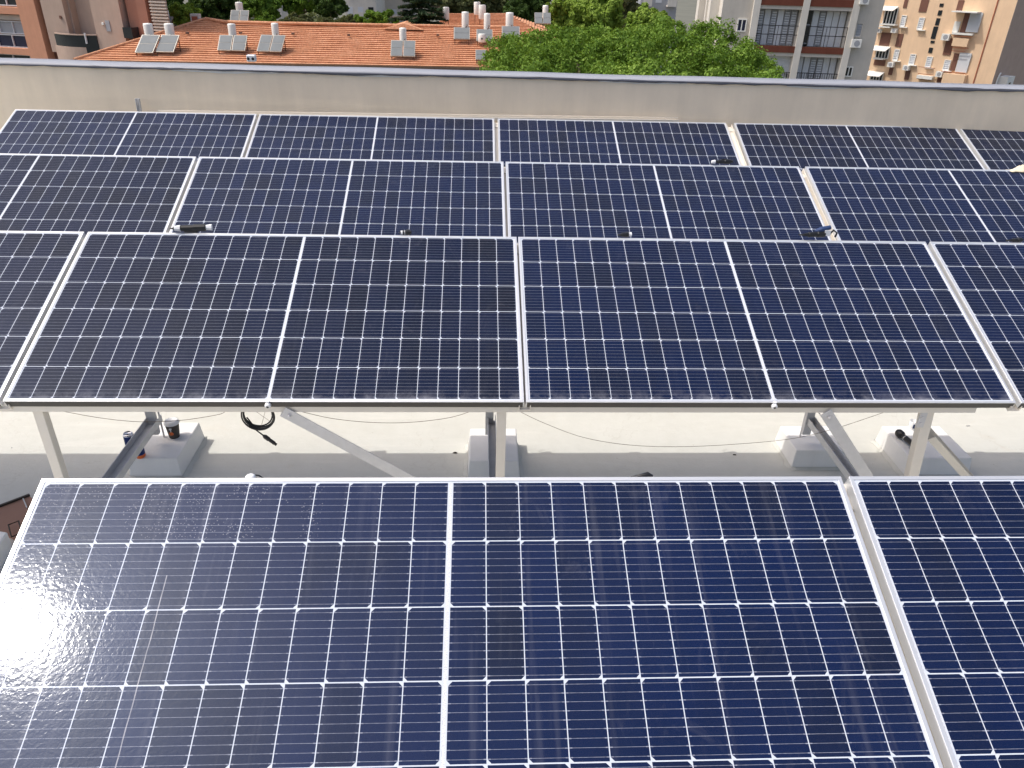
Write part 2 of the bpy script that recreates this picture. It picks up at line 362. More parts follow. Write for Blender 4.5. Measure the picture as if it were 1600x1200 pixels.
SPEC = [  # row, offset, label
 (0, 0.0, 'leftmost solar panel of the farthest row, its left edge against the beige parapet'),
 (0, 2.1079, 'second solar panel from the left in the farthest row, below the long loose rail'),
 (0, 4.2206, 'farthest row solar panel with a white tipped connector at its lower right'),
 (0, 6.3788, 'fourth solar panel of the farthest row, right of the wide gap in that row'),
 (0, 8.495, 'rightmost solar panel of the farthest row, cut by the right edge of the photo'),
 (1, 0.0, 'leftmost solar panel of the second farthest row, left of the big black connector'),
 (1, 2.1052, 'solar panel with the large black double connector on its lower left corner'),
 (1, 4.2042, 'solar panel with the dark blue connector heap on its lower right corner'),
 (1, 6.3346, 'rightmost solar panel of the second farthest row, cream cloth on its top edge'),
 (2, -2.1020, 'partly seen solar panel at the left edge of the third row'),
 (2, 0.0, 'complete solar panel of the third row, the one above the hanging cable coil'),
 (2, 2.0925, 'complete solar panel of the third row above the two right concrete blocks'),
 (2, 4.1990, 'partly seen solar panel of the third row, past the end of the front rail'),
 (3, 2.1055, 'dark solar panel at the bottom right, beside the large nearest one')]
panels = []
for r_, off, lab in SPEC:
    o = proto if not panels else dup(proto)
    o.location = panel_base(r_, off); o['label'] = lab; panels.append(o)
    k_ = 'cellsgrey' if (r_ in (1, 2) and off < 0.1) or (r_ == 0 and off > 6) else ('cellsblue' if r_ == 3 else 'cells')
    if k_ != 'cells':      # batches of cells differ a little in tint
        q = [c_ for c_ in o.children if c_.name.startswith('cell_sheet')][0]; me_ = q.data.copy(); q.data = me_; me_.materials[0] = M[k_]
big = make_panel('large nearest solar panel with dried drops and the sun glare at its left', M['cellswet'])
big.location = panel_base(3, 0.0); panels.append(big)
def slope_pt(row, x, v, n=0.0):
    """x world, v metres down the slope from the top edge, n metres above the glass"""
    X, Y, Z = ROWS[row]; return Vector((x, Y - v * ct - n * st, Z - v * st + n * ct))
# drain clips at the middle of the lower frame of the third row panels
for p in (panels[10], panels[11]):
    c = MB(); Mx = Matrix.Rotation(R(90), 3, 'X')
    c.lathe([(0.009, 0), (0.0125, 0.001), (0.0125, 0.014), (0.008, 0.017)], (PW / 2, 0.0, -0.016), 16, Mx)
    c.box(PW / 2 - 0.006, PW / 2 + 0.006, -0.004, 0.006, -0.004, 0.0016)
    q = c.v; o = c.build('drain_clip', M['whitep'], None); o.parent = p
    d = MB(); d.lathe([(0.0055, 0), (0.0055, 0.002)], (PW / 2, -0.0165, -0.016), 12, Mx)
    o2 = d.build('drain_hole', M['black'], None); o2.parent = o

# ------------------------------------------------------------------ support frames
upn = Vector((0, -st, ct))
def support(row, xs, x0, x1, label, braces=(), rafters=(), extra=None):
    t = thing('support_frame', label, 'metal frame', loc=(xs[0], ROWS[row][1], 0), group='aluminium frames carrying the panel rows')
    f = slope_pt(row, 0, PH - 0.024, -th - 0.022); k = slope_pt(row, 0, 0.06, -th - 0.022)
    b = MB(); b.box(x0, x1, f.y - 0.022, f.y + 0.022, f.z - 0.020, f.z + 0.021); b.build('front_rail', M['alu'], t, bevel=0.0015)
    b = MB(); b.beam((x0, k.y, k.z), (x1, k.y, k.z), 0.04, 0.04, upn); b.build('rear_rail', M['alu'], t, bevel=0.0015)
    for x in rafters:
        a = slope_pt(row, x, -0.004, -th - 0.012); c = slope_pt(row, x, PH + 0.006, -th - 0.012)
        b = MB(); b.channel(a + upn * 0.012, c + upn * 0.012, 0.05, 0.03, 0.004, upn); b.build('rafter', M['alu'], t)
    for x in xs:
        xb = x + (0.075 if row == 2 and x > 1.9 else 0); hw = 0.024 if row == 2 and x > 1.9 else 0.02
        b = MB(); P_ = [Vector((xc + i_, f.y + j_, z_)) for xc, z_ in ((xb, 0.012), (x, f.z - 0.022)) for i_, j_ in ((-hw, -.004), (hw, -.004), (hw, .036), (-hw, .036))]
        b.poly(P_, [(3, 2, 1, 0), (4, 5, 6, 7), (0, 1, 5, 4), (1, 2, 6, 5), (2, 3, 7, 6), (3, 0, 4, 7)])
        b.box(x - 0.06, x + 0.06, f.y - 0.05, f.y + 0.08, 0.0, 0.012); b.build('front_post', M['alu'], t, bevel=0.0015)
        rx = x + (0.02 if x < 0 else (-0.035 if x < 1 else -0.065))
        b = MB(); b.beam((rx, k.y - 0.02, 0.19), (rx, k.y - 0.02, k.z - 0.03), 0.045, 0.03, (0, -1, 0)); b.build('rear_post', M['galv'], t)
        b = MB(); b.channel((rx + 0.012, f.y + 0.03, 0.28), (rx + 0.012, k.y + 0.0, 0.28), 0.07 if x < -1 else 0.045, 0.04, 0.004); b.build('floor_tie', M['galv'], t)
        b = MB(); b.tube([(rx + 0.01, k.y + 0.05, 0.10), (rx + 0.01, k.y + 0.05, 0.33)], 0.005, 8); b.build('threaded_rod', M['galv'], t)
    for a, c in braces:
        b = MB(); a = Vector(a); c = Vector(c)
        b.beam(a, c, 0.004, 0.05, (0, 0, 1)); d = (c - a).normalized(); z = d.cross(Vector((0, -1, 0))).normalized()
        s_ = 1 if z.z > 0 else -1
        b.beam(a + Vector((0, 0.014, 0)) - z * (0.023 * s_), c + Vector((0, 0.014, 0)) - z * (0.023 * s_), 0.024, 0.004, (0, 0, 1))
        b.build('diagonal_brace', M['galv'], t, bevel=0.0005)
        bo = MB(); bo.lathe([(0.008, 0), (0.008, 0.006), (0.004, 0.010)], tuple(a + Vector((0, -0.003, 0)) + d * 0.03), 6, Matrix.Rotation(R(90), 3, 'X'), False)
        bo.build('bolt', M['galv'], t)
    if extra: extra(t, f, k)
    return t
def gap_x(row, a, b_): return ROWS[row][0] + (a + PW + b_) / 2
fy = slope_pt(2, 0, PH - 0.024, -th - 0.022)
def extra2(t, f, k):
    # plates and the bracket on the right hand post
    b = MB(); b.box(1.905, 1.935, f.y - 0.012, f.y - 0.004, f.z - 0.10, f.z - 0.022)
    for z in (0.05, 0.08): b.lathe([(0.007, 0), (0.007, 0.006)], (1.915, f.y - 0.010, f.z - z), 8, Matrix.Rotation(R(90), 3, 'X'), False)
    b.build('joint_plate', M['galv'], t)
    p0 = at_y(1452, 678, f.y + 0.06); p1 = at_y(1512, 744, f.y + 0.20)
    b = MB(); b.channel(p0, p0 + (p1 - p0) * 1.35, 0.05, 0.035, 0.004, (0.2, -0.4, 1)); b.build('side_brace', M['alu'], t)
braces2 = [((-0.80, fy.y - 0.030, fy.z - 0.012), (0.06, fy.y - 0.030, fy.z - 0.60)), ((1.475, fy.y - 0.030, fy.z - 0.012), (1.93, fy.y - 0.030, fy.z - 0.585))]
support(2, [-1.80, 0.10, 1.945], -4.1, 2.137, 'aluminium support frame of the third row, its posts and braces showing below the panels',
        braces2, [ROWS[2][0] - 0.009, gap_x(2, 0, 2.0925), gap_x(2, 2.0925, 4.199)], extra2)
def extra0(t, f, k):
    a = at_y(246, 176, ROWS[0][1] + 0.05); c = at_y(1060, 187, ROWS[0][1] + 0.05)
    b = MB(); b.channel(a - Vector((0, 0, .004)), c - Vector((0, 0, .004)), 0.05, 0.030, 0.004, (0, -0.35, 1)); b.build('top_rail', M['alu'], t)
    p = at_y(215, 174, ROWS[0][1] + 0.16); q = at_y(214.5, 154, ROWS[0][1] + 0.16)
    b = MB(); b.channel(p - Vector((0, 0, 1.1)), q, 0.034, 0.03, 0.004, (0, -1, 0)); b.build('rear_stub', M['galv'], t)
support(0, [-3.6, -1.75, 0.10, 1.95, 3.8], -4.0, 6.4, 'aluminium support frame of the farthest row with a loose rail along its top edge', (),
        [gap_x(0, 0, 2.1079), gap_x(0, 2.1079, 4.2206), gap_x(0, 4.2206, 6.3788), gap_x(0, 6.3788, 8.495)], extra0)
support(1, [-3.6, -1.75, 0.10, 1.95, 3.8], -4.0, 4.35, 'aluminium support frame of the second farthest row, seen only in the gaps between its panels', (),
        [gap_x(1, 0, 2.1052), gap_x(1, 2.1052, 4.2042), gap_x(1, 4.2042, 6.3346) - 0.006, gap_x(1, 4.2042, 6.3346) + 0.012])
support(3, [-0.9, 0.95, 2.8], -1.0, 3.15, 'aluminium support frame under the nearest row, a grooved rail showing between its two panels', (), [gap_x(3, 0, 2.1055)])

# ------------------------------------------------------------------ concrete blocks
def block(x0, x1, y0, y1, h, label, r=0.007):
    t = thing('concrete_block', label, 'concrete block', ((x0 + x1) / 2, (y0 + y1) / 2, 0), 'white painted concrete footing blocks')
    b = MB(); e = 0.012
    lo = [(x0 - e, y0 - e), (x1 + e, y0 - e), (x1 + e, y1 + e), (x0 - e, y1 + e)]; hi = [(x0, y0), (x1, y0), (x1, y1), (x0, y1)]
    b.poly([(*p, 0.0) for p in lo] + [(*p, h) for p in hi], [(4, 5, 6, 7), (0, 1, 5, 4), (1, 2, 6, 5), (2, 3, 7, 6), (3, 0, 4, 7)])
    b.build('block_body', M['block'], t, bevel=r, seg=3)
    # lumpy skirt of roof paint round the foot
    s = MB(); rnd = random.Random(int(x0 * 100)); loop = []
    for (ax_, ay_), (bx_, by_) in zip(lo, lo[1:] + lo[:1]):
        for k in range(6):
            u = k / 6; nx, ny = (by_ - ay_), -(bx_ - ax_); L = math.hypot(nx, ny); o = 0.008 + rnd.random() * 0.022
            loop.append(((ax_ + (bx_ - ax_) * u), (ay_ + (by_ - ay_) * u), nx / L * o, ny / L * o))
    n = len(loop)
    V = [(x, y, 0.016) for x, y, _, _ in loop] + [(x + a, y + c, 0.0015) for x, y, a, c in loop]
    s.poly(V, [(i, i + n, (i + 1) % n + n, (i + 1) % n) for i in range(n)], True); s.build('paint_skirt', M['roof'], t)
    return t
block(-1.885, -1.625, 3.43, 3.80, 0.123, 'white concrete block at the left carrying two cans and a paper cup')
block(-0.045, 0.225, 3.40, 3.735, 0.123, 'white concrete block behind the middle post, nothing standing on it')
block(1.815, 2.105, 3.50, 3.765, 0.123, 'white concrete block with a thin upright rod, left of the black torch')
block(2.44, 2.80, 3.42, 3.765, 0.123, 'white concrete block under the black torch, behind the right post')

# ------------------------------------------------------------------ small things on the blocks
def can(px, py, label, h=0.134, tilt=0.0):
    p = at_z(px, py, 0.123); t = thing('drink_can', label, 'drink can', (p.x, p.y, 0.123), 'blue drink cans')
    r = 0.0265
    b = MB(); b.lathe([(r * .75, 0), (r, 0.008), (r, 0.024)], p, 24); b.build('orange_band', M['orange'], t)
    b = MB(); b.lathe([(r + .0001, 0.024), (r + .0001, h - 0.012)], p, 24); b.build('can_body', M['blue'], t)
    b = MB(); b.lathe([(r, h - 0.012), (r * .82, h), (r * .80, h - 0.004), (0.001, h - 0.0045)], p, 24); b.build('can_top', M['tin'], t)
    b = MB(); b.lathe([(0.006, 0), (0.006, 0.001)], (p.x + 0.003, p.y - 0.008, 0.123 + h - 0.004), 12); b.build('opening', M['black'], t)
    return t
can(208, 709, 'blue drink can standing at the far left of the left concrete block')
can(220, 714, 'blue drink can with an orange foot, half behind the sloping metal tie')
p = at_z(273, 682, 0.123)
t = thing('paper_cup', 'charcoal paper cup with a white lid on the left concrete block', 'paper cup', (p.x, p.y, 0.123))
b = MB(); b.lathe([(0.027, 0), (0.028, 0.003), (0.038, 0.092)], p, 28); b.build('cup_body', M['darkcup'], t)
b = MB(); b.lathe([(0.040, 0.088), (0.0415, 0.090), (0.0415, 0.096), (0.037, 0.100), (0.034, 0.108), (0.030, 0.109), (0.029, 0.106), (0.001, 0.105)], p, 28); b.build('lid', M['whitep'], t)
b = MB(); d = Vector((-0.02, -1, 0)).normalized(); q = p + Vector((0.004, -0.0335, 0.052))
ex = Vector((1, 0, 0)); ez = Vector((0, -0.12, 0.99)).normalized()
def disc(mb, c, r, rim, n=18):
    V = [c + ex * (math.cos(2 * math.pi * k / n) * rr) + ez * (math.sin(2 * math.pi * k / n) * rr) for rr in (r, r - rim) for k in range(n)]
    V += [v + Vector((0, 0.004, 0)) for v in V]
    F = [(k, (k + 1) % n, n + (k + 1) % n, n + k) for k in range(n)] + [(2 * n + (k + 1) % n, 2 * n + k, k, (k + 1) % n) for k in range(n)]
    mb.poly(V, F)
q0 = p + Vector((0.002, -0.0385, 0.040)); disc(b, q0, 0.0115, 0.0030)
b.box(q0.x - 0.005, q0.x + 0.005, q0.y - 0.0002, q0.y + 0.004, q0.z - 0.005, q0.z + 0.005)
b.build('round_emblem', M['orange'], t)
b = MB(); b.box(q0.x - 0.0015, q0.x + 0.0015, q0.y - 0.001, q0.y + 0.003, q0.z + 0.012, q0.z + 0.030)
b.box(q0.x - 0.006, q0.x + 0.006, q0.y - 0.0035, q0.y + 0.003, q0.z + 0.028, q0.z + 0.036); b.build('printed_mark', M['whitep'], t)
# black torch
p = at_z(1404, 676, 0.150); q = at_z(1436, 702, 0.150)
t = thing('torch', 'black hand torch lying on the rightmost concrete block beside the post', 'torch', (p.x, p.y, 0.123))
d = (q - p).normalized(); rot = d.to_track_quat('Z', 'Y').to_matrix()
b = MB(); b.lathe([(0.020, -0.006), (0.0235, 0.0), (0.0235, 0.026), (0.016, 0.040)], p, 20, rot); b.build('lamp_head', M['black'], t)
b = MB(); b.lathe([(0.015, 0.040), (0.016, 0.045), (0.016, 0.120), (0.0185, 0.125), (0.0185, 0.150), (0.014, 0.156)], p, 20, rot); b.build('grip', M['black'], t)
b = MB(); b.lathe([(0.0165, 0.058), (0.0168, 0.059), (0.0168, 0.062), (0.0165, 0.063)], p, 20, rot); b.build('grey_ring', M['galv'], t)
b = MB(); b.lathe([(0.019, 0), (0.0195, 0.002)], p - d * 0.008, 20, rot); b.build('lens', M['glass'], t)
p = at_z(1425, 670, 0.123)
t = thing('white_beaker', 'small white beaker with a blue patch, half hidden by the right post', 'cup', (p.x, p.y, 0.123))
b = MB(); b.lathe([(0.020, 0), (0.026, 0.055), (0.023, 0.055), (0.019, 0.006)], p, 20); b.build('beaker_body', M['whitep'], t)
b = MB(); b.box(p.x - 0.016, p.x + 0.008, p.y - 0.027, p.y - 0.0235, p.z + 0.018, p.z + 0.045); b.build('blue_patch', M['bluep'], t)

# cable coil hanging from the front rail
c0 = at_y(404, 648, fy.y + 0.03); t = thing('cable_coil', 'coil of black cable with a plug, hanging under the third row', 'cable', c0)
for k in range(4):
    rr = 0.066 - 0.002 * k; o = Vector((random.uniform(-.006, .006), 0.006 * k - 0.01, random.uniform(-.004, .004)))
    b = MB(); b.tube([c0 + o + Vector((math.cos(a) * rr, 0, math.sin(a) * rr)) for a in [i * 2 * math.pi / 40 for i in range(40)]], 0.0034, 8, True); b.build('cable_loop', M['black'], t)
s0 = at_y(399, 671, fy.y + 0.02); s1 = at_y(411, 680, fy.y + 0.02); s2 = at_y(432, 695, fy.y + 0.02)
b = MB(); b.tube([c0 + Vector((-.055, 0.012, -.02)), c0 + Vector((-.04, .01, -.045)), s0, s1], 0.003, 8); b.build('cable_tail', M['black'], t)
b = MB(); dd = s2 - s1
b.tube([s1, s1 + dd * .12, s1 + dd * .14, s1 + dd * .42, s1 + dd * .46, s1 + dd * .85, s1 + dd * .88, s2], [0.004, .0085, .0095, .0095, .0078, .0078, .0062, .0062], 12, smooth=False); b.build('cable_plug', M['black'], t)
b = MB(); b.tube([c0 + Vector((-0.02, -.004, 0.03)), c0 + Vector((0.05, -.004, -0.035))], 0.0008, 5); b.tube([c0 + Vector((0.035, -.004, 0.03)), c0 + Vector((0.0, -.004, -0.068))], 0.0008, 5); b.build('cable_tie', M['twine'], t)

def hang(pts, Y, label, rad=0.0011):
    P = [at_y(x, y, Y) for x, y in pts]; out = []
    for i in range(len(P) - 1):
        a = P[max(i - 1, 0)]; b_ = P[i]; c = P[i + 1]; e = P[min(i + 2, len(P) - 1)]
        for k in range(8):
            u = k / 8; out.append(0.5 * ((2 * b_) + (c - a) * u + (2 * a - 5 * b_ + 4 * c - e) * u * u + (3 * b_ - a - 3 * c + e) * u ** 3))
    out.append(P[-1]); mb = MB(); mb.tube(out, rad, 5); o = mb.build('string', M['twine']); tag(o, label, 'string', 'thin strings hanging under the third row'); return o
hang([(100, 643), (150, 652), (200, 658), (245, 659), (290, 656), (340, 648), (352, 643)], fy.y + 0.03, 'thin slack string passing in front of the paper cup')
hang([(470, 643), (520, 654), (580, 660), (640, 660), (700, 653), (735, 643)], fy.y + 0.03, 'thin slack string left of the middle post')
hang([(812, 643), (850, 661), (910, 683), (980, 695), (1060, 698), (1150, 694), (1240, 685), (1310, 668), (1385, 643)], fy.y + 0.30, 'long sagging string between the middle post and the right post')

# connectors lying at the row edges
def plug_pair(px, py, row, label, L=0.16, tip=True, blue=False, rot_=0.0, s=1.0):
    Y = ROWS[row][1] + 0.012; p = at_y(px, py, Y); t = thing('cable_connector', label, 'cable connector', p, 'black cable connectors lying along the panel edges')
    d = Vector((math.cos(rot_), 0.15, math.sin(rot_))).normalized()
    b = MB(); b.tube([p - d * L * .5, p - d * L * .3, p - d * L * .28, p + d * L * .05, p + d * L * .08, p + d * L * .38, p + d * L * .40, p + d * L * .5],
                     [.006 * s, .009 * s, .012 * s, .012 * s, .0145 * s, .0145 * s, .009 * s, .009 * s], 10, smooth=False); b.build('plug_body', M['bluep'] if blue else M['black'], t)
    if tip:
        for k in tip:
            q = p + d * L * k; b = MB(); b.tube([q, q + d * 0.022 * s], [.0095 * s, .0125 * s], 8, smooth=False); b.build('white_cap', M['whitep'], t)
    b = MB(); e = Vector((0, 1, 0))
    b.tube([p - d * L * .5, p - d * L * .62 + e * .02 - Vector((0, 0, .006)), p - d * L * .45 + e * .03 - Vector((0, 0, .012)), p + e * .035 - Vector((0, 0, .014))], .0032, 8); b.build('lead', M['black'], t)
    return t, p
t, p = plug_pair(299, 356, 2, 'large black double connector with two white caps at the left of the second row edge', 0.17, (-0.46, 0.40), s=1.25)
b = MB(); b.box(p.x - .035, p.x + .03, p.y - .012, p.y + .012, p.z - .022, p.z + .004); b.build('clip_body', M['black'], t, bevel=0.002)
plug_pair(634, 363, 2, 'small black connector with a white cap below the second panel of the second row', 0.055, (-0.45,), s=0.95)
plug_pair(976, 366.5, 2, 'small black connector with a white cap near the centre of the second row edge', 0.05, (0.3,), s=0.9)
t, p = plug_pair(1274, 366, 2, 'heap of black connectors with white tags beside the gap in the second row', 0.13, (0.42,), s=1.1)
b = MB(); b.tube([p + Vector((.0, .01, .012)), p + Vector((.03, .01, .022)), p + Vector((.075, .01, .034))], [.009, .014, .011], 10, smooth=False); b.build('blue_plug', M['bluep'], t)
b = MB(); b.box(p.x + .045, p.x + .075, p.y - .006, p.y, p.z - .006, p.z + .022); b.build('white_tag', M['whitep'], t)
b = MB(); b.tube([p + Vector((.07, 0, .0)), p + Vector((.09, 0, .022)), p + Vector((.11, 0, .008)), p + Vector((.105, 0, -.014))], .005, 8); b.build('lead_loop', M['black'], t)
plug_pair(1588, 375, 2, 'black connector with a pale cap at the right edge of the second row', 0.07, (0.05,), s=0.9)
t, p = plug_pair(1130, 252.5, 1, 'tangled black connector with a white cap on the lower edge of the farthest row', 0.14, (-0.62,), s=1.1)
b = MB()
for k in range(3): b.tube([p + Vector((math.cos(a) * .026 + .01 * k, .006 * k, math.sin(a) * .012 + .004)) for a in [i * 2 * math.pi / 20 for i in range(20)]], .0028, 6, True)
b.build('lead_loop', M['black'], t)
# cream cloth
p = at_y(1594, 266, ROWS[1][1]); t = MB(); rnd = random.Random(3); n1, n2 = 14, 8; V = []
for i in range(n1):
    for j in range(n2):
        u = i / (n1 - 1); v = j / (n2 - 1); e = math.sin(math.pi * u) * math.sin(math.pi * v)
        V.append(p + Vector(((u - .5) * .16 + rnd.uniform(-.004, .004), (v - .5) * .07 + rnd.uniform(-.004, .004), -.004 + e * .034 * (0.7 + .5 * math.sin(9 * u + 5 * v)) + rnd.uniform(0, .006) * e)))
t.poly(V, [(i * n2 + j, (i + 1) * n2 + j, (i + 1) * n2 + j + 1, i * n2 + j + 1) for i in range(n1 - 1) for j in range(n2 - 1)], True)
o = t.build('cloth', M['cloth']); tag(o, 'crumpled cream cloth on the top edge of the second farthest row', 'cloth')
o.modifiers.new('thick', 'SOLIDIFY').thickness = 0.003
# odds behind the nearest panel
p = at_y(391, 744, ROWS[3][1] + 0.02)
t = thing('pipe_cap', 'white round cap peeping over the top edge of the nearest panel', 'cap', p)
b = MB(); b.lathe([(.010, -.03), (.010, 0), (.013, .001), (.013, .005), (.008, .009)], p + Vector((0, .0, -.006)), 16); b.build('cap_body', M['whitep'], t)
b = MB(); b.tube([p + Vector((.01, 0.01, -.004)), p + Vector((.018, .014, -.008)), p + Vector((.028, .016, -.02))], .002, 8); b.build('cap_lead', M['black'], t)
p = at_y(1012, 743.5, ROWS[3][1] + 0.02)
t = thing('cable_clip', 'small black clip peeping over the top edge of the nearest panel', 'clip', p)
b = MB(); b.tube([p + Vector((-.045, 0, -.006)), p + Vector((-.02, 0, .0)), p + Vector((.0, 0, .004)), p + Vector((.012, 0, -.002))], [.003, .005, .008, .005], 8); b.build('clip_body', M['black'], t)
# crumbs on the roof
for i, (x, y, s_, lab) in enumerate([(711, 708, .016, 'small dark chip on the sunny roof left of the middle block'), (1148, 711, .014, 'curled dark scrap on the roof before the right blocks'), (1512, 666, .016, 'small lump of mortar on the roof at the right'), (18, 700, .010, 'tiny brown crumb on the roof at the far left')]):
    p = at_z(x, y, 0.0); b = MB(); rnd = random.Random(i)
    V = [p + Vector((math.cos(a) * s_ * rnd.uniform(.5, 1.2), math.sin(a) * s_ * .4 * rnd.uniform(.6, 1.2), 0)) for a in [k * math.pi / 3 for k in range(6)]]
    V += [v.lerp(p, .4) + Vector((0, 0, s_ * rnd.uniform(.25, .6))) for v in V]
    b.poly(V, [(k, (k + 1) % 6, 6 + (k + 1) % 6, 6 + k) for k in range(6)] + [(6, 7, 8, 9, 10, 11)])
    o = b.build('debris_chip', M['darkmetal'] if i < 2 else M['chalk']); tag(o, lab, 'debris', 'crumbs on the roof')
# reddish board and strap at the left, and the pale slab in the corner
Q = [at_z(-60, 815, 0.02), at_z(46, 775, 0.02), at_z(75, 800, 0.02), at_z(40, 850, 0.02), at_z(0, 829, 0.02), at_z(-70, 860, 0.02)]
b = MB(); n = len(Q); b.poly([q for q in Q] + [Vector((q.x, q.y, 0.002)) for q in Q], [list(range(n))[::-1]] + [(i, (i + 1) % n, n + (i + 1) % n, n + i) for i in range(n)])
t = thing('brown_board', 'reddish brown board with a dark far edge on the shaded roof at the left', 'board', Q[4]); b.build('board_face', M['rusty'], t)
b = MB(); b.beam(Q[0] + Vector((0, .004, .004)), Q[1] + Vector((0, .004, .004)), .012, .012); b.build('dark_edge', M['darkmetal'], t)
u = Q[1]; b = MB(); b.beam(at_z(36, 779, .024), at_z(42, 793, .024), .006, .004); b.build('pale_strip', M['chalk'], t)
b = MB(); L_ = [at_z(13, 820, 0.04), at_z(29, 814, 0.04), at_z(34, 832, 0.04), at_z(18, 839, 0.04)]
b.tube(L_, .0035, 6, True, False); o = b.build('wire_frame', M['darkmetal']); tag(o, 'small bent dark wire frame leaning on the reddish board', 'wire frame')
Q = [at_z(-40, 850, 0.10), at_z(-5, 828, 0.10), at_z(12, 831, 0.10), at_z(-40, 905, 0.10)]
b = MB(); b.poly(Q + [Vector((q.x, q.y, 0)) for q in Q], [(3, 2, 1, 0), (0, 1, 5, 4), (1, 2, 6, 5), (2, 3, 7, 6), (3, 0, 4, 7)])
o = b.build('corner_slab', M['block'], bevel=.006); tag(o, 'pale concrete slab at the left edge beside the reddish board', 'slab')

# ------------------------------------------------------------------ parapet
ZT = CH - 0.83
a = at_z(0, 98.5, ZT); c = at_z(1600, 140, ZT); d = (c - a).normalized(); nrm = Vector((-d.y, d.x, 0))
a2 = a - d * 4.6; c2 = c + d * 5.6
t = thing('parapet_wall', 'beige rendered parapet wall across the far side of the roof', 'wall', (a2 + c2) / 2 - Vector((0, 0, ZT)))
def wall_box(mb, s0, s1, n0, n1, z0, z1):
    P = [a2 + d * s + nrm * q + Vector((0, 0, z - ZT)) for z in (z0, z1) for q in (n0, n1) for s in (s0, s1)]
    mb.poly(P, [(0, 2, 3, 1), (4, 5, 7, 6), (0, 1, 5, 4), (2, 6, 7, 3), (0, 4, 6, 2), (1, 3, 7, 5)])
LW = (c2 - a2).length
b = MB(); wall_box(b, 0, LW, 0.012, 0.25, -0.4, ZT - 0.006); b.build('wall_body', M['parapet'], t)
# top membrane with a lumpy lower edge
b = MB(); N = 260; rnd = random.Random(5); V = []; h1 = 0.0
for i in range(N + 1):
    s = LW * i / N; h1 = h1 * .8 + rnd.uniform(-.006, .006); z = ZT
    ez_ = .0025 * math.sin(s * 1.7) + .002 * math.sin(s * 4.1 + 1)
    for q, zz in ((0.25, z - .05), (0.262, z + .012 + ez_), (0.04, z + .010 + ez_), (0.0, z + .002 + ez_), (-0.002, z - .005 + h1 * .6)):
        V.append(a2 + d * s + nrm * q + Vector((0, 0, zz - ZT)))
b.poly(V, [(i * 5 + k, (i + 1) * 5 + k, (i + 1) * 5 + k + 1, i * 5 + k + 1) for i in range(N) for k in range(4)], True)
b.build('coping_membrane', M['coping'], t)
b = MB(); V = []; h1 = 0
for i in range(N + 1):
    s = LW * i / N; h1 = h1 * .7 + rnd.uniform(-.005, .005)
    for q, zz in ((-0.001, -.003), (-0.004, -.005), (-.003, -.019 + h1), (0.011, -.020 + h1)): V.append(a2 + d * s + nrm * q + Vector((0, 0, zz)))
b.poly(V, [(i * 4 + k, (i + 1) * 4 + k, (i + 1) * 4 + k + 1, i * 4 + k + 1) for i in range(N) for k in range(3)], True); b.build('sealant_line', M['seal'], t)
b = MB()
for s0, s1 in ((6.1, 7.1), (7.5, 8.3), (9.9, 10.7), (11.6, 12.2)):
    K = 14; V = []
    for i in range(K + 1):
        s = s0 + (s1 - s0) * i / K; e = math.sin(math.pi * i / K); 
        for q, zz in ((0.006, -.018), (0.006, -.027 - .014 * e * rnd.uniform(.4, 1))): V.append(a2 + d * s + nrm * q + Vector((0, 0, zz)))
    b.poly(V, [(i * 2, i * 2 + 2, i * 2 + 3, i * 2 + 1) for i in range(K)])
b.build('old_sealant', M['chalk'], t)
p = at_y(394, 105, (at_z(394, 100, ZT)).y + 0.10); p.z = ZT + 0.012
t = thing('junction_box', 'little white box with dark holes standing on the parapet coping', 'box', p)
b = MB(); b.box(p.x - .035, p.x + .045, p.y - .03, p.y + .03, p.z - .002, p.z + .058); b.build('box_body', M['whitep'], t, bevel=.006)
b = MB()
for dx, dz in ((-.018, .026), (.025, .026)): b.lathe([(.013, 0), (.013, .005)], p + Vector((dx, -.029, dz)), 12, Matrix.Rotation(R(90), 3, 'X'))
b.build('hole', M['black'], t)

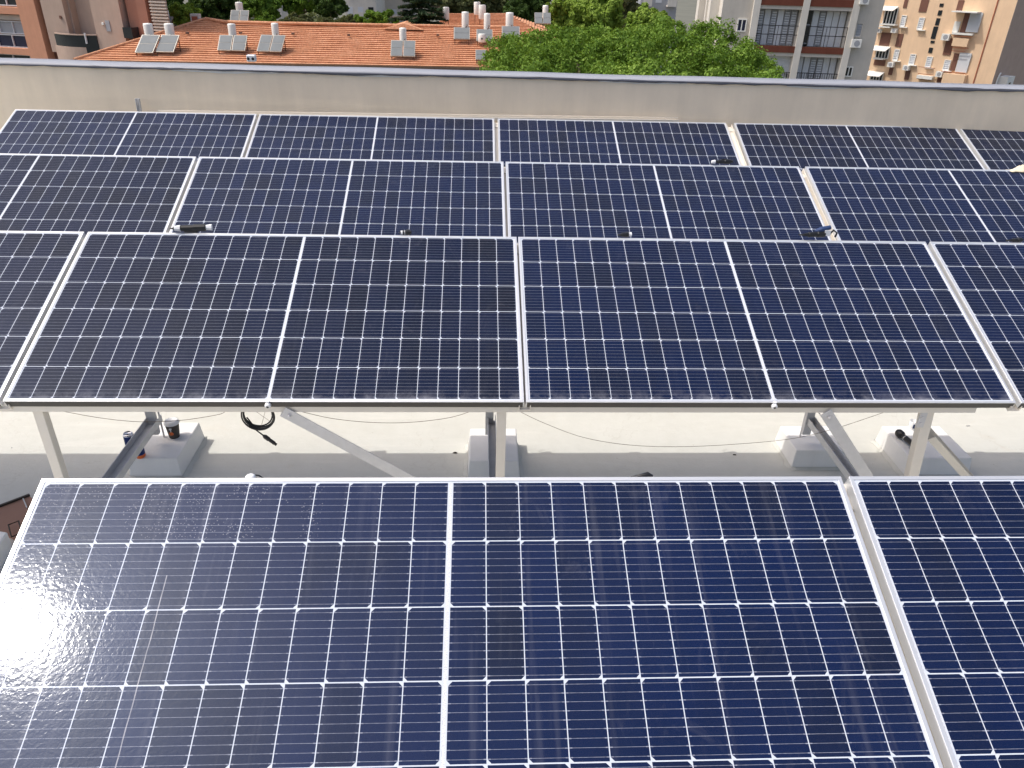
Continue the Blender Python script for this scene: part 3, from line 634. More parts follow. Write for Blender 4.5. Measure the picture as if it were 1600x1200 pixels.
# ================================================================== the town beyond
GZ = -16.5
def quad_pt(P, u, v, s, h, n=0.0, nn=None): return P + u * s + Vector((0, 0, h)) + (nn * n if nn else Vector((0, 0, 0)))
class Facade:
    """vertical plane through a pixel at a distance; s metres along it, h metres up, n metres out towards us"""
    def __init__(f, px, py, D, ang):
        f.P = at_y(px, py, D); f.u = Vector((math.cos(R(ang)), math.sin(R(ang)), 0)); f.n = Vector((f.u.y, -f.u.x, 0))
        if f.n.y > 0: f.n = -f.n
        if f.n.dot(Vector((0, 0, 0)) - Vector((f.P.x, f.P.y, 0))) < 0: f.n = -f.n
    def sh(f, x, y, n=0.0):
        q = on_plane(x, y, f.P + f.n * n, f.n); r = q - f.P; return r.dot(f.u), r.z
    def box(f, mb, s0, s1, h0, h1, n0, n1):
        P = [f.P + f.u * s + f.n * q + Vector((0, 0, h)) for h in (h0, h1) for q in (n0, n1) for s in (s0, s1)]
        mb.poly(P, [(0, 2, 3, 1), (4, 5, 7, 6), (0, 1, 5, 4), (2, 6, 7, 3), (0, 4, 6, 2), (1, 3, 7, 5)]); return mb
    def rect(f, cx, cy, wpx, hpx, n=0.0):
        s, h = f.sh(cx, cy, n); e = 0.3
        a_ = f.P + f.u * s + f.n * n + Vector((0, 0, h))
        ks = abs((proj(a_ + f.u * e) - proj(a_ - f.u * e)).x) / (2 * e); kh = abs((proj(a_ + Vector((0, 0, e))) - proj(a_ - Vector((0, 0, e)))).y) / (2 * e)
        return s - wpx / ks / 2, s + wpx / ks / 2, h - hpx / kh / 2, h + hpx / kh / 2
    def part(f, name, mat, root, cx, cy, wpx, hpx, n0, n1, parent=None):
        b = MB(); s0, s1, h0, h1 = f.rect(cx, cy, wpx, hpx, n1); f.box(b, s0, s1, h0, h1, n0, n1); return b.build(name, mat, parent or root)
    def window(f, root, cx, cy, wpx, hpx, pane='glass', frame='shutter', n=0.06, mull=1, louv=0):
        s0, s1, h0, h1 = f.rect(cx, cy, wpx, hpx, n); t_ = 0.05
        b = MB(); f.box(b, s0, s1, h0, h0 + t_, 0.0, n); f.box(b, s0, s1, h1 - t_, h1, 0, n)
        for k in range(mull + 2):
            c_ = s0 + t_ / 2 + (s1 - s0 - t_) * k / (mull + 1); f.box(b, c_ - t_ / 2, c_ + t_ / 2, h0 + t_, h1 - t_, 0, n - 0.001)
        w_ = b.build('window', M[frame], root)
        b = MB()
        if louv:
            k = 0; hh = h0 + t_
            while hh < h1 - t_ - 0.05:
                P = [f.P + f.u * s + f.n * q + Vector((0, 0, z)) for s in (s0 + t_, s1 - t_) for q, z in ((n - .01, hh), (n - .045, hh + .10))]
                b.poly(P, [(0, 1, 3, 2)]); hh += 0.115
            f.box(b, s0 + t_, s1 - t_, h0 + t_, h1 - t_, 0.001, 0.006); b.build('louvres', M[pane], w_)
        else:
            f.box(b, s0 + t_, s1 - t_, h0 + t_, h1 - t_, 0.001, 0.012); b.build('pane', M[pane], w_)
        return w_
    def ac(f, root, cx, cy, sz=12):
        s0, s1, h0, h1 = f.rect(cx, cy, sz, sz * .85, 0.35); b = MB(); f.box(b, s0, s1, h0, h1, 0.05, 0.38); o = b.build('air_conditioner', M['tank'], root)
        b = MB(); cs, ch = (s0 * .45 + s1 * .55), (h0 + h1) / 2; r_ = (h1 - h0) * .38
        pr = [f.P + f.u * (cs + math.cos(a_) * r_) + f.n * .385 + Vector((0, 0, ch + math.sin(a_) * r_)) for a_ in [k * math.pi / 8 for k in range(16)]]
        b.poly(pr + [q - f.n * .01 for q in pr], [list(range(16)), list(range(16, 32))[::-1]]); b.build('fan_grille', M['shutterd'], o); return o
    def rail(f, root, x0, y0, x1, y1, hgt, n, bars=0, step=0.12):
        sa, ha = f.sh(x0, y0, n); sb, hb = f.sh(x1, y1, n); h = (ha + hb) / 2; b = MB()
        f.box(b, sa, sb, h - .02, h + .02, n - .02, n + .02); f.box(b, sa, sb, h - hgt * .42 - .015, h - hgt * .42 + .015, n - .015, n + .015)
        k = sa; stp = step if bars else 1.1
        while k <= sb: f.box(b, k - .012, k + .012, h - hgt, h - .02, n - .012, n + .012); k += stp
        return b.build('railing', M['iron'], root)

# ---- salmon apartment building, left
F = Facade(120, 60, 50, -17)
t = thing('salmon_apartment_block', 'salmon and taupe apartment building at the left with dark balcony glazing', 'building', (F.P.x, F.P.y, GZ))
def span(f, xa, xb, y, n=0): return f.sh(xa, y, n)[0], f.sh(xb, y, n)[0]
H0 = GZ - F.P.z; H1 = 7.0
sL, sR = span(F, -160, 232, 0)
def tapered(f, mb, s0, s1, h0, h1, dep, n1, px):
    # a body whose right end wall runs straight back from us
    e = f.P + f.u * s1; dv = Vector((e.x, e.y, 0)).normalized(); bk = e + dv * (dep * 1.2) + Vector((-.4, 0, 0)); fl_ = f.P + f.u * s0; bl = fl_ + Vector((dv.x * dep, dv.y * dep, 0)) + Vector((-.4, 0, 0))
    P = [Vector((q.x, q.y, f.P.z + h)) for h in (h0, h1) for q in (fl_ + f.n * n1, e + f.n * n1, bk, bl)]
    mb.poly(P, [(3, 2, 1, 0), (4, 5, 6, 7), (0, 1, 5, 4), (1, 2, 6, 5), (2, 3, 7, 6), (3, 0, 4, 7)])
b = MB(); tapered(F, b, sL, sR, H0, H1, 11, 0, 0); b.build('wall', M['taupe'], t)
s0, s1 = span(F, 24, 52, 0, .9); b = MB(); F.box(b, s0, s1, H0, H1, -.2, 0.9); b.build('pier', M['salmon'], t)
s0b, s1b = span(F, 52, 60, 0, .3); b = MB(); F.box(b, s1 + .003, s1b, H0, H1, -.2, 0.35); b.build('pier_return', M['brownwall'], t)
for cy, hp in ((16.5, 11), (79.5, 10)):
    _, _, h0, h1 = F.rect(10, cy, 10, hp, .5); b = MB(); F.box(b, sL, s0 - .003, h0, h1, -.1, .5); b.build('spandrel', M['salmon'], t)
_, _, h0, h1 = F.rect(10, 27, 10, 8, .2); b = MB(); F.box(b, sL, s0 - .003, h0, h1, 0.0, .15); b.build('lintel', M['greige'], t)
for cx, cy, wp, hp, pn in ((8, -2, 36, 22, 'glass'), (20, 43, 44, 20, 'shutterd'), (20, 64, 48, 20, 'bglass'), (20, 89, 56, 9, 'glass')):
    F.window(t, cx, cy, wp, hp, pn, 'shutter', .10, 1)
# projecting middle bay and its round balcony
s0, s1 = span(F, 62, 96, 0, .8); _, _, h0, h1 = F.rect(80, 40, 10, 84, .8)
b = MB(); F.box(b, s0, s1, h0, H1, -.1, .8); b.build('bay_wall', M['taupe'], t)
s2_, s3_ = span(F, 100, 136, 0, .0)
b = MB(); F.box(b, s1 + .003, s2_ + .7, h0 + 1, H1, -.1, .45); b.build('recess_wall', M['taupe'], t)
def curved(f, root, cx0, cx1, ytop, hm, n0, bulge, name, mat, K=14):
    sa, ha = f.sh(cx0, ytop, n0); sb, _ = f.sh(cx1, ytop, n0); V = []
    for i in range(K + 1):
        u = i / K; s = sa + (sb - sa) * u; q = n0 + bulge * math.sin(math.pi * u)
        V += [f.P + f.u * s + f.n * q + Vector((0, 0, ha)), f.P + f.u * s + f.n * q + Vector((0, 0, ha - hm)), f.P + f.u * s + f.n * (q - .14) + Vector((0, 0, ha)), f.P + f.u * s + f.n * (q - .14) + Vector((0, 0, ha - hm))]
    Fc = []
    for i in range(K):
        a_, c_ = i * 4, i * 4 + 4; Fc += [(a_, a_ + 1, c_ + 1, c_), (a_ + 2, c_ + 2, c_ + 3, a_ + 3), (a_, c_, c_ + 2, a_ + 2), (a_ + 1, a_ + 3, c_ + 3, c_ + 1)]
    Fc += [(0, 2, 3, 1), (K * 4, K * 4 + 1, K * 4 + 3, K * 4 + 2)]
    mb = MB(); mb.poly(V, Fc, False); return mb.build(name, mat, root)
curved(F, t, 84, 149, 51.0, .98, .95, .38, 'balcony_glass', M['glass']); curved(F, t, 86, 152, 70.5, 3.2, .95, .42, 'balcony_parapet', M['taupe'])
curved(F, t, 84, 149, 50.6, .06, .97, .41, 'balcony_rail', M['taupe'])
F.part('balcony_post', M['shutter'], t, 133, 60, 1.2, 17, 1.22, 1.32)
F.part('balcony_door', M['brownsh'], t, 107, 42, 8, 18, .46, .5); F.part('vent', M['brownsh'], t, 94, 27, 3, 5, .81, .86)
s0, s1 = span(F, 139, 184, 0, .9); b = MB(); F.box(b, s0, s1, H0, H1, -.1, .9); b.build('stair_wall', M['taupe'], t)
F.part('window', M['shutterd'], t, 168.5, 40.5, 6.5, 17, .9, .93); F.part('wall_lamp', M['tank'], t, 160, 37, 3, 4, .9, .98)
b = MB(); s0, s1 = span(F, 195, 226, 0, .6); F.box(b, s0, s1, H0, H1, -.1, .6); b.build('brown_wall', M['brownwall'], t)
F.part('balcony_glass', M['glass'], t, 199.5, 51.5, 14, 17, .6, 1.2); F.part('window', M['glass'], t, 192.5, 33, 3.5, 16, .1, .2)
s0, s1 = span(F, 226, 252, 0, .9); b = MB(); tapered(F, b, s0, s1, H0, H1, 3, .5, 0); b.build('louvre_core', M['taupe'], t)
b = MB(); hh = -3.0
while hh < H1:
    F.box(b, s0, s1, hh, hh + .07, .5, .62); hh += .16
b.build('louvre_screen', M['greige'], t)
b = MB(); tapered(F, b, sL, sR, H1 + .003, H1 + .3, 11, .3, 0); b.build('roof_slab', M['taupe'], t)

# ---- white apartment building, right of the tree
F = Facade(1270, 60, 43, -8)
t = thing('white_apartment_block', 'off white apartment building with red brown balcony bands right of the big tree', 'building', (F.P.x, F.P.y, GZ))
H0 = GZ - F.P.z; H1 = 8.0
sL, _ = F.sh(1131, 0); sR, _ = F.sh(1383, 0)
b = MB(); F.box(b, sL, sR, H0, H1, -9.0, -.55)
s1_, _ = F.sh(1181, 20, 0); s3_, _ = F.sh(1341, 10, 0)
F.box(b, sL, s1_, H0, H1, -.549, 0); F.box(b, s3_, sR, H0, H1, -.549, 0); b.build('wall', M['greige'], t)
b = MB(); F.box(b, sL - 0.02, sL - .003, H0, H1, -9.0, 0.0); b.build('side_wall', M['white'], t)
pil = []
for xa in (1184, 1261, 1340):
    s, _ = F.sh(xa, 5, .25); b = MB(); F.box(b, s - .17, s + .17, H0, H1, -.5, .25); b.build('pillar', M['white'], t); pil.append(s)
def level(y, x=1262): return F.sh(x, y, 0)[1]
fl = [(level(-2), level(9.5), level(15.5)), (level(73), level(83), level(88.5))]
up = fl[0][0] - fl[1][0]
fl = [(a_ + up, b_ + up, c_ + up) for a_, b_, c_ in fl[:1]] + fl + [tuple(z - up for z in fl[1]), tuple(z - 2 * up for z in fl[1])]
for (ha, hb, hc) in fl:
    for i in (0, 1):
        b = MB(); F.box(b, pil[i] + .173, pil[i + 1] - .173, hb, ha, .02, .22); b.build('brick_band', M['brick'], t)
        b = MB(); F.box(b, pil[i] + .173, pil[i + 1] - .173, hc, hb - .003, -.54, .16); b.build('balcony_slab', M['greige'], t)
# shutters at the back of the balconies
for fi in (0, 1, 2, 3):
    top = fl[fi][2] - .04; bot = fl[fi + 1][0] + .0
    for bay in (0, 1):
        n_ = 6; s0 = pil[bay] + .22; s1 = pil[bay + 1] - .22; w_ = (s1 - s0) / n_
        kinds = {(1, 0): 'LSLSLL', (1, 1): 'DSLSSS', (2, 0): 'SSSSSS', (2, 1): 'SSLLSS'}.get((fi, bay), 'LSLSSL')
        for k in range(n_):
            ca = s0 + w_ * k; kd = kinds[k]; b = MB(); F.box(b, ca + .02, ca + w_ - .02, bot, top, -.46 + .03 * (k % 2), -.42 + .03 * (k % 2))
            o = b.build('shutter', M[{'L': 'shutterd', 'S': 'shutter', 'D': 'glass', 'G': 'brownsh'}[kd]], t)  # louvred ones get a darker back: shade between the slats painted in
            if kd in 'LGD':
                b = MB(); hh = bot + .1
                while hh < top - .1: F.box(b, ca + .06, ca + w_ - .06, hh, hh + .06, -.39, -.36); hh += .12 if kd != 'D' else .9
                b.build('slats', M['shutter' if kd != 'D' else 'shutterd'], o)
    for bay in (0, 1):
        h = bot; b = MB(); s0 = pil[bay] + .18; s1 = pil[bay + 1] - .18
        for z in (.55, .98): F.box(b, s0, s1, h + z - .018, h + z + .018, .13, .165)
        k = s0 + .05; stp = .12 if fi >= 2 else 1.05
        while k < s1: F.box(b, k - .012, k + .012, h, h + .96, .135, .16); k += stp
        b.build('railing', M['iron'], t)
s0, s1, h0, h1 = F.rect(1228, 101, 26, 30, .2)
b = MB(); F.box(b, pil[0] + .2, s1 + .2, h0, h1 - .1, -.34, -.3); b.build('roller_blind', M['shutter'], t)
b = MB(); F.box(b, pil[0] + .2, s1 + .2, h1 - .1, h1 + .12, -.35, -.15); b.build('blind_box', M['tank'], t)
F.window(t, 1159, 39.5, 14.5, 20, 'bglass', 'tank', .07, 1)
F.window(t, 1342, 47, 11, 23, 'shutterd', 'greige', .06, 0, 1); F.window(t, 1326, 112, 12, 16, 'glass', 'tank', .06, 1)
F.ac(t, 1338, 68, 15); F.ac(t, 1351, 1, 14)
# west side: strips, pipes and small windows
Wf = Facade(1131, 20, at_y(1131, 20, 43).y, 0); Wf.P = F.P + F.u * sL; Wf.u = -F.n.copy(); Wf.n = -F.u.copy()
for n_a, n_b, dep, mt in ((1.1, 2.0, .5, 'white'), (4.0, 4.4, .35, 'white'), (6.3, 7.4, .5, 'white')):
    b = MB(); Wf.box(b, n_a, n_b, H0, H1, .02, dep); b.build('pilaster', M[mt], t)
for k, (sa, sb) in enumerate(((2.6, 3.6), (4.9, 5.8), (7.7, 8.5))):
    for z in (-1.0, 2.0, 5.0, -4.0):
        b = MB(); Wf.box(b, sa, sb, z - .5, z + .8, .02, .07); o = b.build('window', M['tank'], t)
        b = MB(); Wf.box(b, sa + .1, sb - .1, z - .4, z + .7, .07, .08); b.build('pane', M['shutterd' if k != 1 else 'brownsh'], o)
for sa in (2.3, 5.0, 6.1):
    b = MB(); Wf.box(b, sa, sa + .08, H0, H1, .02, .12); b.build('drain_pipe', M['white'], t)
b = MB(); F.box(b, sL - .3, sR + .3, H1, H1 + .3, -9.3, .3); b.build('roof_slab', M['white'], t)

# ---- peach apartment building, far right
F = Facade(1460, 70, 54, -50)
t = thing('peach_apartment_block', 'peach apartment building at the far right with white shutters and small awnings', 'building', (F.P.x, F.P.y, GZ))
H0 = GZ - F.P.z; H1 = 9.0
sL, _ = F.sh(1379, 0); sR, _ = F.sh(1590, 0)
b = MB(); F.box(b, sL, sR, H0, H1, -12, 0); b.build('wall', M['peach'], t)
b = MB(); F.box(b, sL, sR, H1, H1 + .3, -12, .1); b.build('roof_slab', M['peach'], t)
for cx, cy, wp, hp, pn, aw in ((1391, 25, 20, 26, 'glass', 1), (1378.5, 83, 20, 17, 'glass', 1), (1369.5, 120, 19, 12, 'glass', 1)):
    F.window(t, cx, cy, wp, hp, pn, 'tank', .08, 3)
    s0, s1, h0, h1 = F.rect(cx - .5, cy - hp / 2 - 1, wp + 5, 3, .1); b = MB()
    P = [F.P + F.u * s + F.n * q + Vector((0, 0, z)) for s in (s0, s1) for q, z in ((0.02, h1), (.75, h0 - .12), (.75, h0 - .16), (0.02, h1 - .05))]
    b.poly(P, [(0, 1, 5, 4), (3, 7, 6, 2), (1, 2, 6, 5), (0, 4, 7, 3), (0, 3, 2, 1), (4, 5, 6, 7)]); b.build('awning', M['tank'], t)
for cx, cy, wp, hp in ((1383, 61, 15, 20), (1374, 98, 17, 9)): F.part('balcony_panel', M['brownsh'], t, cx, cy, wp, hp, .0, .05)
for cx, cy, wp in ((1380, 42, 20), (1371, 92, 14), (1386, 38.5, 24)): F.part('sill', M['tank'], t, cx, cy, wp, 2, .0, .5)
for cx, cy, wp, hp in ((1415, 5, 5.5, 14), (1405, 63, 9, 20), (1392, 110, 6, 14), (1443.5, 8, 12, 21), (1417.5, 117, 7, 15), (1482, 73, 12, 26), (1500, 9, 9, 18), (1469, 124, 9, 10)):
    F.part('brown_shutter', M['brownsh'], t, cx, cy, wp, hp, .0, .04)
for cx, cy, wp, hp in ((1411, 33, 8, 18), (1438.5, 37, 9, 19), (1400, 86, 8, 18), (1425, 93, 9, 17), (1479, 102, 10, 17), (1451, 97, 9, 17)):
    F.window(t, cx, cy, wp, hp, 'shutter', 'tank', .06, 0, 1); F.part('sill', M['tank'], t, cx, cy + hp / 2 + .8, wp + 3, 1.2, .0, .18)
for cx, cy, wp, hp in ((1471, 8, 6, 5), (1468.5, 20, 6, 8), (1465, 34, 6, 11), (1460, 51, 7, 19), (1457, 65.5, 6, 4), (1454, 78.5, 6, 8)):
    F.part('slot_window', M['glass'], t, cx, cy, wp, hp, .0, .03)
F.part('shutter', M['shutter'], t, 1522, 35, 19, 31, .02, .10); F.part('shutter', M['brownsh'], t, 1508, 36, 9, 31, .0, .06); F.part('shutter', M['tank'], t, 1494, 42, 9, 17, .0, .08)
F.part('shutter', M['shutter'], t, 1505, 98, 18, 30, .02, .10); F.part('shutter', M['brownsh'], t, 1491, 97, 7, 27, .0, .06)
s0, s1, h0, h1 = F.rect(1513, 18.5, 40, 2, .1); b = MB(); F.box(b, s0, s1, h0, h1, 0, .8); b.build('awning', M['tank'], t)
F.part('sill', M['tank'], t, 1503, 53, 32, 3, 0, .35)
for cx, cy, wp in ((1503, 57, 30), (1500, 75, 26), (1497, 80, 22), (1448, 105.5, 26), (1446, 116, 24), (1443, 124, 22), (1489, 113, 38)):
    F.part('pipe_rail', M['redpipe'], t, cx, cy, wp, .8, .3, .34)
F.part('balcony_panel', M['peach'], t, 1500, 66, 24, 13, .0, .3); F.part('balcony_panel', M['peach'], t, 1489, 124, 34, 16, 0, .5); F.part('balcony_panel', M['tank'], t, 1444, 121, 24, 5, 0, .4)
for cx, cy, z in ((1477, 58, 12), (1391, 101, 9), (1415, 106, 9), (1467, 116, 10), (1396, 48, 8), (1372, 48, 7)): F.ac(t, cx, cy, z)
s, _ = F.sh(1560, 0); b = MB(); F.box(b, s - .03, s + .03, H0, H1, 0, .05); b.build('red_drain_pipe', M['redpipe'], t)
# return face, its shade painted in as a darker wall colour
Sf = Facade(1590, 0, 54, 40); Sf.P = F.P + F.u * sR; Sf.n = F.u.copy(); Sf.u = -F.n.copy()
b = MB(); Sf.box(b, 0, 12, H0, H1, .0, .02); b.build('side_wall', M['taupe'], t)
b = MB(); Sf.box(b, .9, 2.2, -3.3, -1.6, .02, .6); o = b.build('service_box', M['tank'], t)
b = MB()
for z in (-2.3, -2.9): Sf.box(b, 1.3, 1.7, z, z + .35, .6, .61)
b.build('opening', M['glass'], o)
b = MB(); b.tube([Sf.P + Sf.u * (.35 + .45 * (1 - math.cos(a_))) + Sf.n * .1 + Vector((0, 0, -3.4 + 2.0 * math.sin(a_))) for a_ in [k * math.pi / 16 for k in range(9)]], .05, 8); b.build('white_pipe', M['tank'], t)

# ---- house with the terracotta roof
ZE = CH - 4.66; ZR = CH - 3.08
eL = at_z(116, 95, ZE); eR = at_z(880, 108, ZE); rP = at_z(322, 30.5, ZR + .10); r1 = at_z(357, 36, ZR); r2 = at_z(720, 42.5, ZR); r3 = at_z(800, 44, ZR)
t = thing('tiled_roof_house', 'long low house with an orange terracotta tiled roof behind the parapet', 'house', (eL.x, eL.y, GZ))
def courses(mb, A0, A1, B0, B1, n, lift=.065):
    """tile courses from the eave edge A0-A1 up to the ridge edge B0-B1, each lying on the one below"""
    N_ = (A1 - A0).cross(B0 - A0).normalized()
    if N_.z < 0: N_ = -N_
    for i in range(n):
        u0, u1 = i / n, (i + 1) / n
        a_, b_ = A0.lerp(B0, u0), A1.lerp(B1, u0); c_, d_ = A0.lerp(B0, u1), A1.lerp(B1, u1)
        mb.poly([a_ + N_ * lift, b_ + N_ * lift, d_, c_, a_, b_], [(0, 1, 2, 3), (4, 5, 1, 0)])
b = MB(); courses(b, eL, eR, rP, r3, 21); b2 = b
dp = Vector((0, 10.6, 0)); eLb = Vector((eL.x + .6, r1.y + 5.2, ZE)); eRb = Vector((eR.x, r3.y + 5.2, ZE))
courses(b, eRb, eLb, r3, rP, 21)
courses(b, eLb, eL, rP + Vector((0, .02, 0)), rP, 21)
b.build('roof', M['tile'], t)
rc = MB(); rc.tube([eL + Vector((0, 0, .05)), rP + Vector((0, 0, .05))], .09, 8); rc.tube([rP + Vector((0, 0, .04)), r1 + Vector((0, 0, .04)), r3 + Vector((0, 0, .04))], .09, 8); rc.build('ridge_tiles', M['tile'], t)
b = MB()
P = [eL, eR, eRb, eLb]
ins = [Vector((p_.x + (0.5 if i in (0, 3) else -.5), p_.y + (.5 if i < 2 else -.5), 0)) for i, p_ in enumerate(P)]
b.poly([Vector((q.x, q.y, GZ)) for q in ins] + [Vector((q.x, q.y, ZE - .02)) for q in ins], [(0, 1, 5, 4), (1, 2, 6, 5), (2, 3, 7, 6), (3, 0, 4, 7)]); b.build('wall', M['wallw'], t)
b = MB(); b.beam(eL - Vector((0, 0, .12)), eR - Vector((0, 0, .12)), .14, .16); b.build('gutter', M['eave'], t)
# rear wing
wz = CH - 2.72
w1 = at_z(694, 21, wz); w2 = at_z(788, 20.5, wz); D1 = w1.y
e1 = at_y(684, 52, D1 - 5.5); e2 = at_y(868, 62, D1 - 5.5); e1.z = e2.z = min(e1.z, e2.z)
e1 = Vector((w1.x - .6, e1.y, e1.z)); e3 = Vector((e2.x + .6, D1 + 4, e2.z))
b = MB(); courses(b, e1, e2, w1, w2, 18); courses(b, e2, e3, w2, w2 + Vector((.01, .02, 0)), 18); courses(b, e3, Vector((e1.x, e3.y, e3.z)), w2, w1, 18); b.build('wing_roof', M['tile'], t)
b = MB(); b.box(e1.x + .4, e2.x - .4, e1.y + .4, e3.y - .4, GZ, e1.z - .02); b.build('wing_wall', M['wallw'], t)
# small roof gable
g0 = at_y(630, 36.5, r1.y + .2); b = MB(); gw = 1.15
b.poly([g0, g0 + Vector((-gw, -.1, -.32)), g0 + Vector((gw, -.1, -.32)), g0 + Vector((0, 3, 0)), g0 + Vector((-gw, 3, -.32)), g0 + Vector((gw, 3, -.32))], [(0, 1, 2), (0, 3, 4, 1), (0, 2, 5, 3)]); b.build('dormer', M['tile'], t)
RN = (eR - eL).cross(r1 - eL).normalized(); RN = RN if RN.z > 0 else -RN
def roofpt(x, y): return on_plane(x, y, eL, RN)
b = MB()
for x, y in ((293, 53), (376, 53), (458, 54), (545, 56), (684, 56)):
    q = roofpt(x, y); b.box(q.x - .07, q.x + .07, q.y - .1, q.y + .1, q.z, q.z + .10)
b.build('roof_vent', M['eave'], t)
# chimney
q = at_y(307, 34, rP.y + .3); b = MB(); b.box(q.x - .24, q.x + .24, q.y - .24, q.y + .24, q.z - .5, q.z + .42); o = b.build('chimney', M['wallw'], t)
b = MB(); b.box(q.x - .16, q.x + .18, q.y - .262, q.y - .24, q.z + .02, q.z + .30); b.build('chimney_opening', M['redpipe'], o)

# ---- solar water heaters on that roof
def heater(x, y, wpx, hpx, n, tank, label, lean=0.10, thk=.09, gap=.05, D=None):
    """(x, y) middle of the collectors' lower edge in the photo"""
    q = roofpt(x, y + 5) if D is None else at_y(x, y + 2, D)
    sc = (proj(q + Vector((.5, 0, 0))) - proj(q - Vector((.5, 0, 0)))).x; vs = abs((proj(q + Vector((0, 0, .5))) - proj(q - Vector((0, 0, .5)))).y)
    t_ = thing('solar_water_heater', label, 'water heater', q, 'solar water heaters on the terracotta roof')
    W_ = wpx / sc; H_ = hpx / vs * .94; q = q + Vector((0, 0, 0.22)); dy = H_ * 1.0
    cw = (W_ - gap * (n - 1)) / n
    for k in range(n):
        xa = q.x - W_ / 2 + (cw + gap) * k
        lo0 = Vector((xa, q.y, q.z)); lo1 = Vector((xa + cw, q.y, q.z)); up_ = Vector((lean * H_ * 2, dy, H_))
        N_ = Vector((cw, 0, 0)).cross(up_).normalized()
        b = MB(); P = [lo0, lo1, lo1 + up_, lo0 + up_]
        b.poly([p_ for p_ in P] + [p_ - N_ * thk for p_ in P], [(0, 1, 2, 3), (7, 6, 5, 4), (0, 4, 5, 1), (1, 5, 6, 2), (2, 6, 7, 3), (3, 7, 4, 0)]); c_ = b.build('collector', M['collf'], t_)
        b = MB(); mid = sum(P, Vector()) / 4
        for s0_, s1_ in ((.03, .485), (.515, .97)):
            Pi = [lo0.lerp(lo1, .05) + up_ * s0_, lo0.lerp(lo1, .95) + up_ * s0_, lo0.lerp(lo1, .95) + up_ * s1_, lo0.lerp(lo1, .05) + up_ * s1_]
            b.poly([p_ + N_ * .012 for p_ in Pi] + Pi, [(0, 1, 2, 3), (0, 4, 5, 1), (1, 5, 6, 2), (2, 6, 7, 3), (3, 7, 4, 0)])
        b.build('collector_glass', M['coll'], c_)
    b = MB(); bk = q + Vector((lean * H_ * 2, dy, H_ - .1))
    for sx in (-W_ / 2 + .06, W_ / 2 - .06):
        b.beam(q + Vector((sx, .05, -.05)), q + Vector((sx, .05, -.4)), .04, .04); b.beam(bk + Vector((sx, -.05, 0)), Vector((bk.x + sx, bk.y - .05, q.z - .3)), .04, .04)
    b.build('stand', M['stand'], t_)
    if tank:
        tx, ty, tw, thh = tank; sc2 = sc * q.y / bk.y
        c_ = at_y(tx, ty + thh / 2, bk.y + .25); r_ = tw / sc2 / 2; hh = thh / vs * bk.y / q.y * 1.02
        b = MB(); b.lathe([(r_ * .7, -.25), (r_ * .96, -.22), (r_, -.18), (r_, hh - .06), (r_ * .93, hh), (r_ * .2, hh + .02)], c_, 20); b.build('tank', M['tank'], t_)
        b = MB(); b.tube([c_ + Vector((r_ * .5, -r_ * .7, .1)), c_ + Vector((r_ * .6, -r_ * 1.2, .02)), bk + Vector((.1, .0, 0))], .022, 6)
        for sx in (-.12, .12): b.beam(c_ + Vector((sx, 0, -.22)), c_ + Vector((sx, 0, -.9)), .035, .035)
        b.build('pipe', M['stand'], t_)
    return t_
heater(226, 84, 28, 27, 1, (234, 47, 14, 19), 'leftmost solar water heater on the lower part of the tiled roof', .15)
heater(258, 83, 28, 26, 1, (266.5, 47, 14, 19), 'second solar water heater from the left, its tank just below the hip ridge', .13)
heater(252, 47, 22, 17, 1, (260, 24, 11, 15), 'solar water heater behind the left hip of the tiled roof', .2, D=rP.y - 1.2)
heater(362, 80.5, 43, 23, 2, (364, 47.5, 12, 19), 'wide twin solar water heater below the rear one, third along the tiled roof', .03)
heater(374, 37, 28, 17, 2, (375, 12, 11, 16), 'solar water heater standing behind the ridge near the chimney', .0, D=rP.y + 1.4)
heater(421, 82, 38, 25, 2, (431, 46, 11, 18), 'twin solar water heater with a stained tank, left of the empty stretch of roof', .10)
heater(629.5, 89.5, 38, 24, 2, (630, 54, 11, 19), 'twin solar water heater standing alone on the wide stretch of roof', .0)
heater(721.5, 62.5, 25, 18, 1, (727, 30, 11, 21), 'single framed solar collector with its white tank just behind, left of the tank cluster', .0)
heater(757, 65.5, 25, 18, 1, (761, 32, 10, 20), 'solar collector with a small boiler in front of it beside the big tree', .0)
heater(798, 59.5, 28, 17, 1, (796, 31, 12, 21), 'bluish solar collector partly behind the big tree', .0)
heater(752, 95, 18, 15, 1, None, 'tankless solar collector low on the tiled roof at the edge of the big tree', .0)
heater(848, 40, 25, 17, 2, (852, 16, 9, 14), 'distant twin solar water heater right of the tiled roof', .0, D=58)
for tx, ty, tw, th_, D_, lab in ((697, 23, 9, 16, 53, 'white water tank on legs at the left end of the rear roof wing'), (745.5, 15, 9, 16, 55, 'farthest white water tank of the cluster on the rear wing'),
                          (753.5, 21, 10, 18, 54, 'middle white water tank of the cluster on the rear wing')):
    c_ = at_y(tx, ty + th_ / 2, D_); sc = 1173 / D_; r_ = tw / sc / 2; hh = th_ / sc
    t_ = thing('water_tank', lab, 'water tank', c_, 'white upright water tanks')
    b = MB(); b.lathe([(r_ * .9, 0), (r_, .04), (r_, hh - .05), (r_ * .9, hh)], c_, 18); b.build('tank_body', M['tank'], t_)
    b = MB()
    for sx in (-.14, .14):
        for sy in (-.12, .12): b.beam(c_ + Vector((sx, sy, 0)), c_ + Vector((sx, sy, -.55)), .03, .03)
    b.build('leg', M['stand'], t_)
q = at_y(753, 60, roofpt(757, 67).y - .3); t_ = thing('boiler', 'small round white boiler in front of a collector near the big tree', 'boiler', q)
b = MB(); b.lathe([(.20, -.2), (.22, -.17), (.22, .18), (.19, .24)], q, 18); b.build('boiler_body', M['tank'], t_)
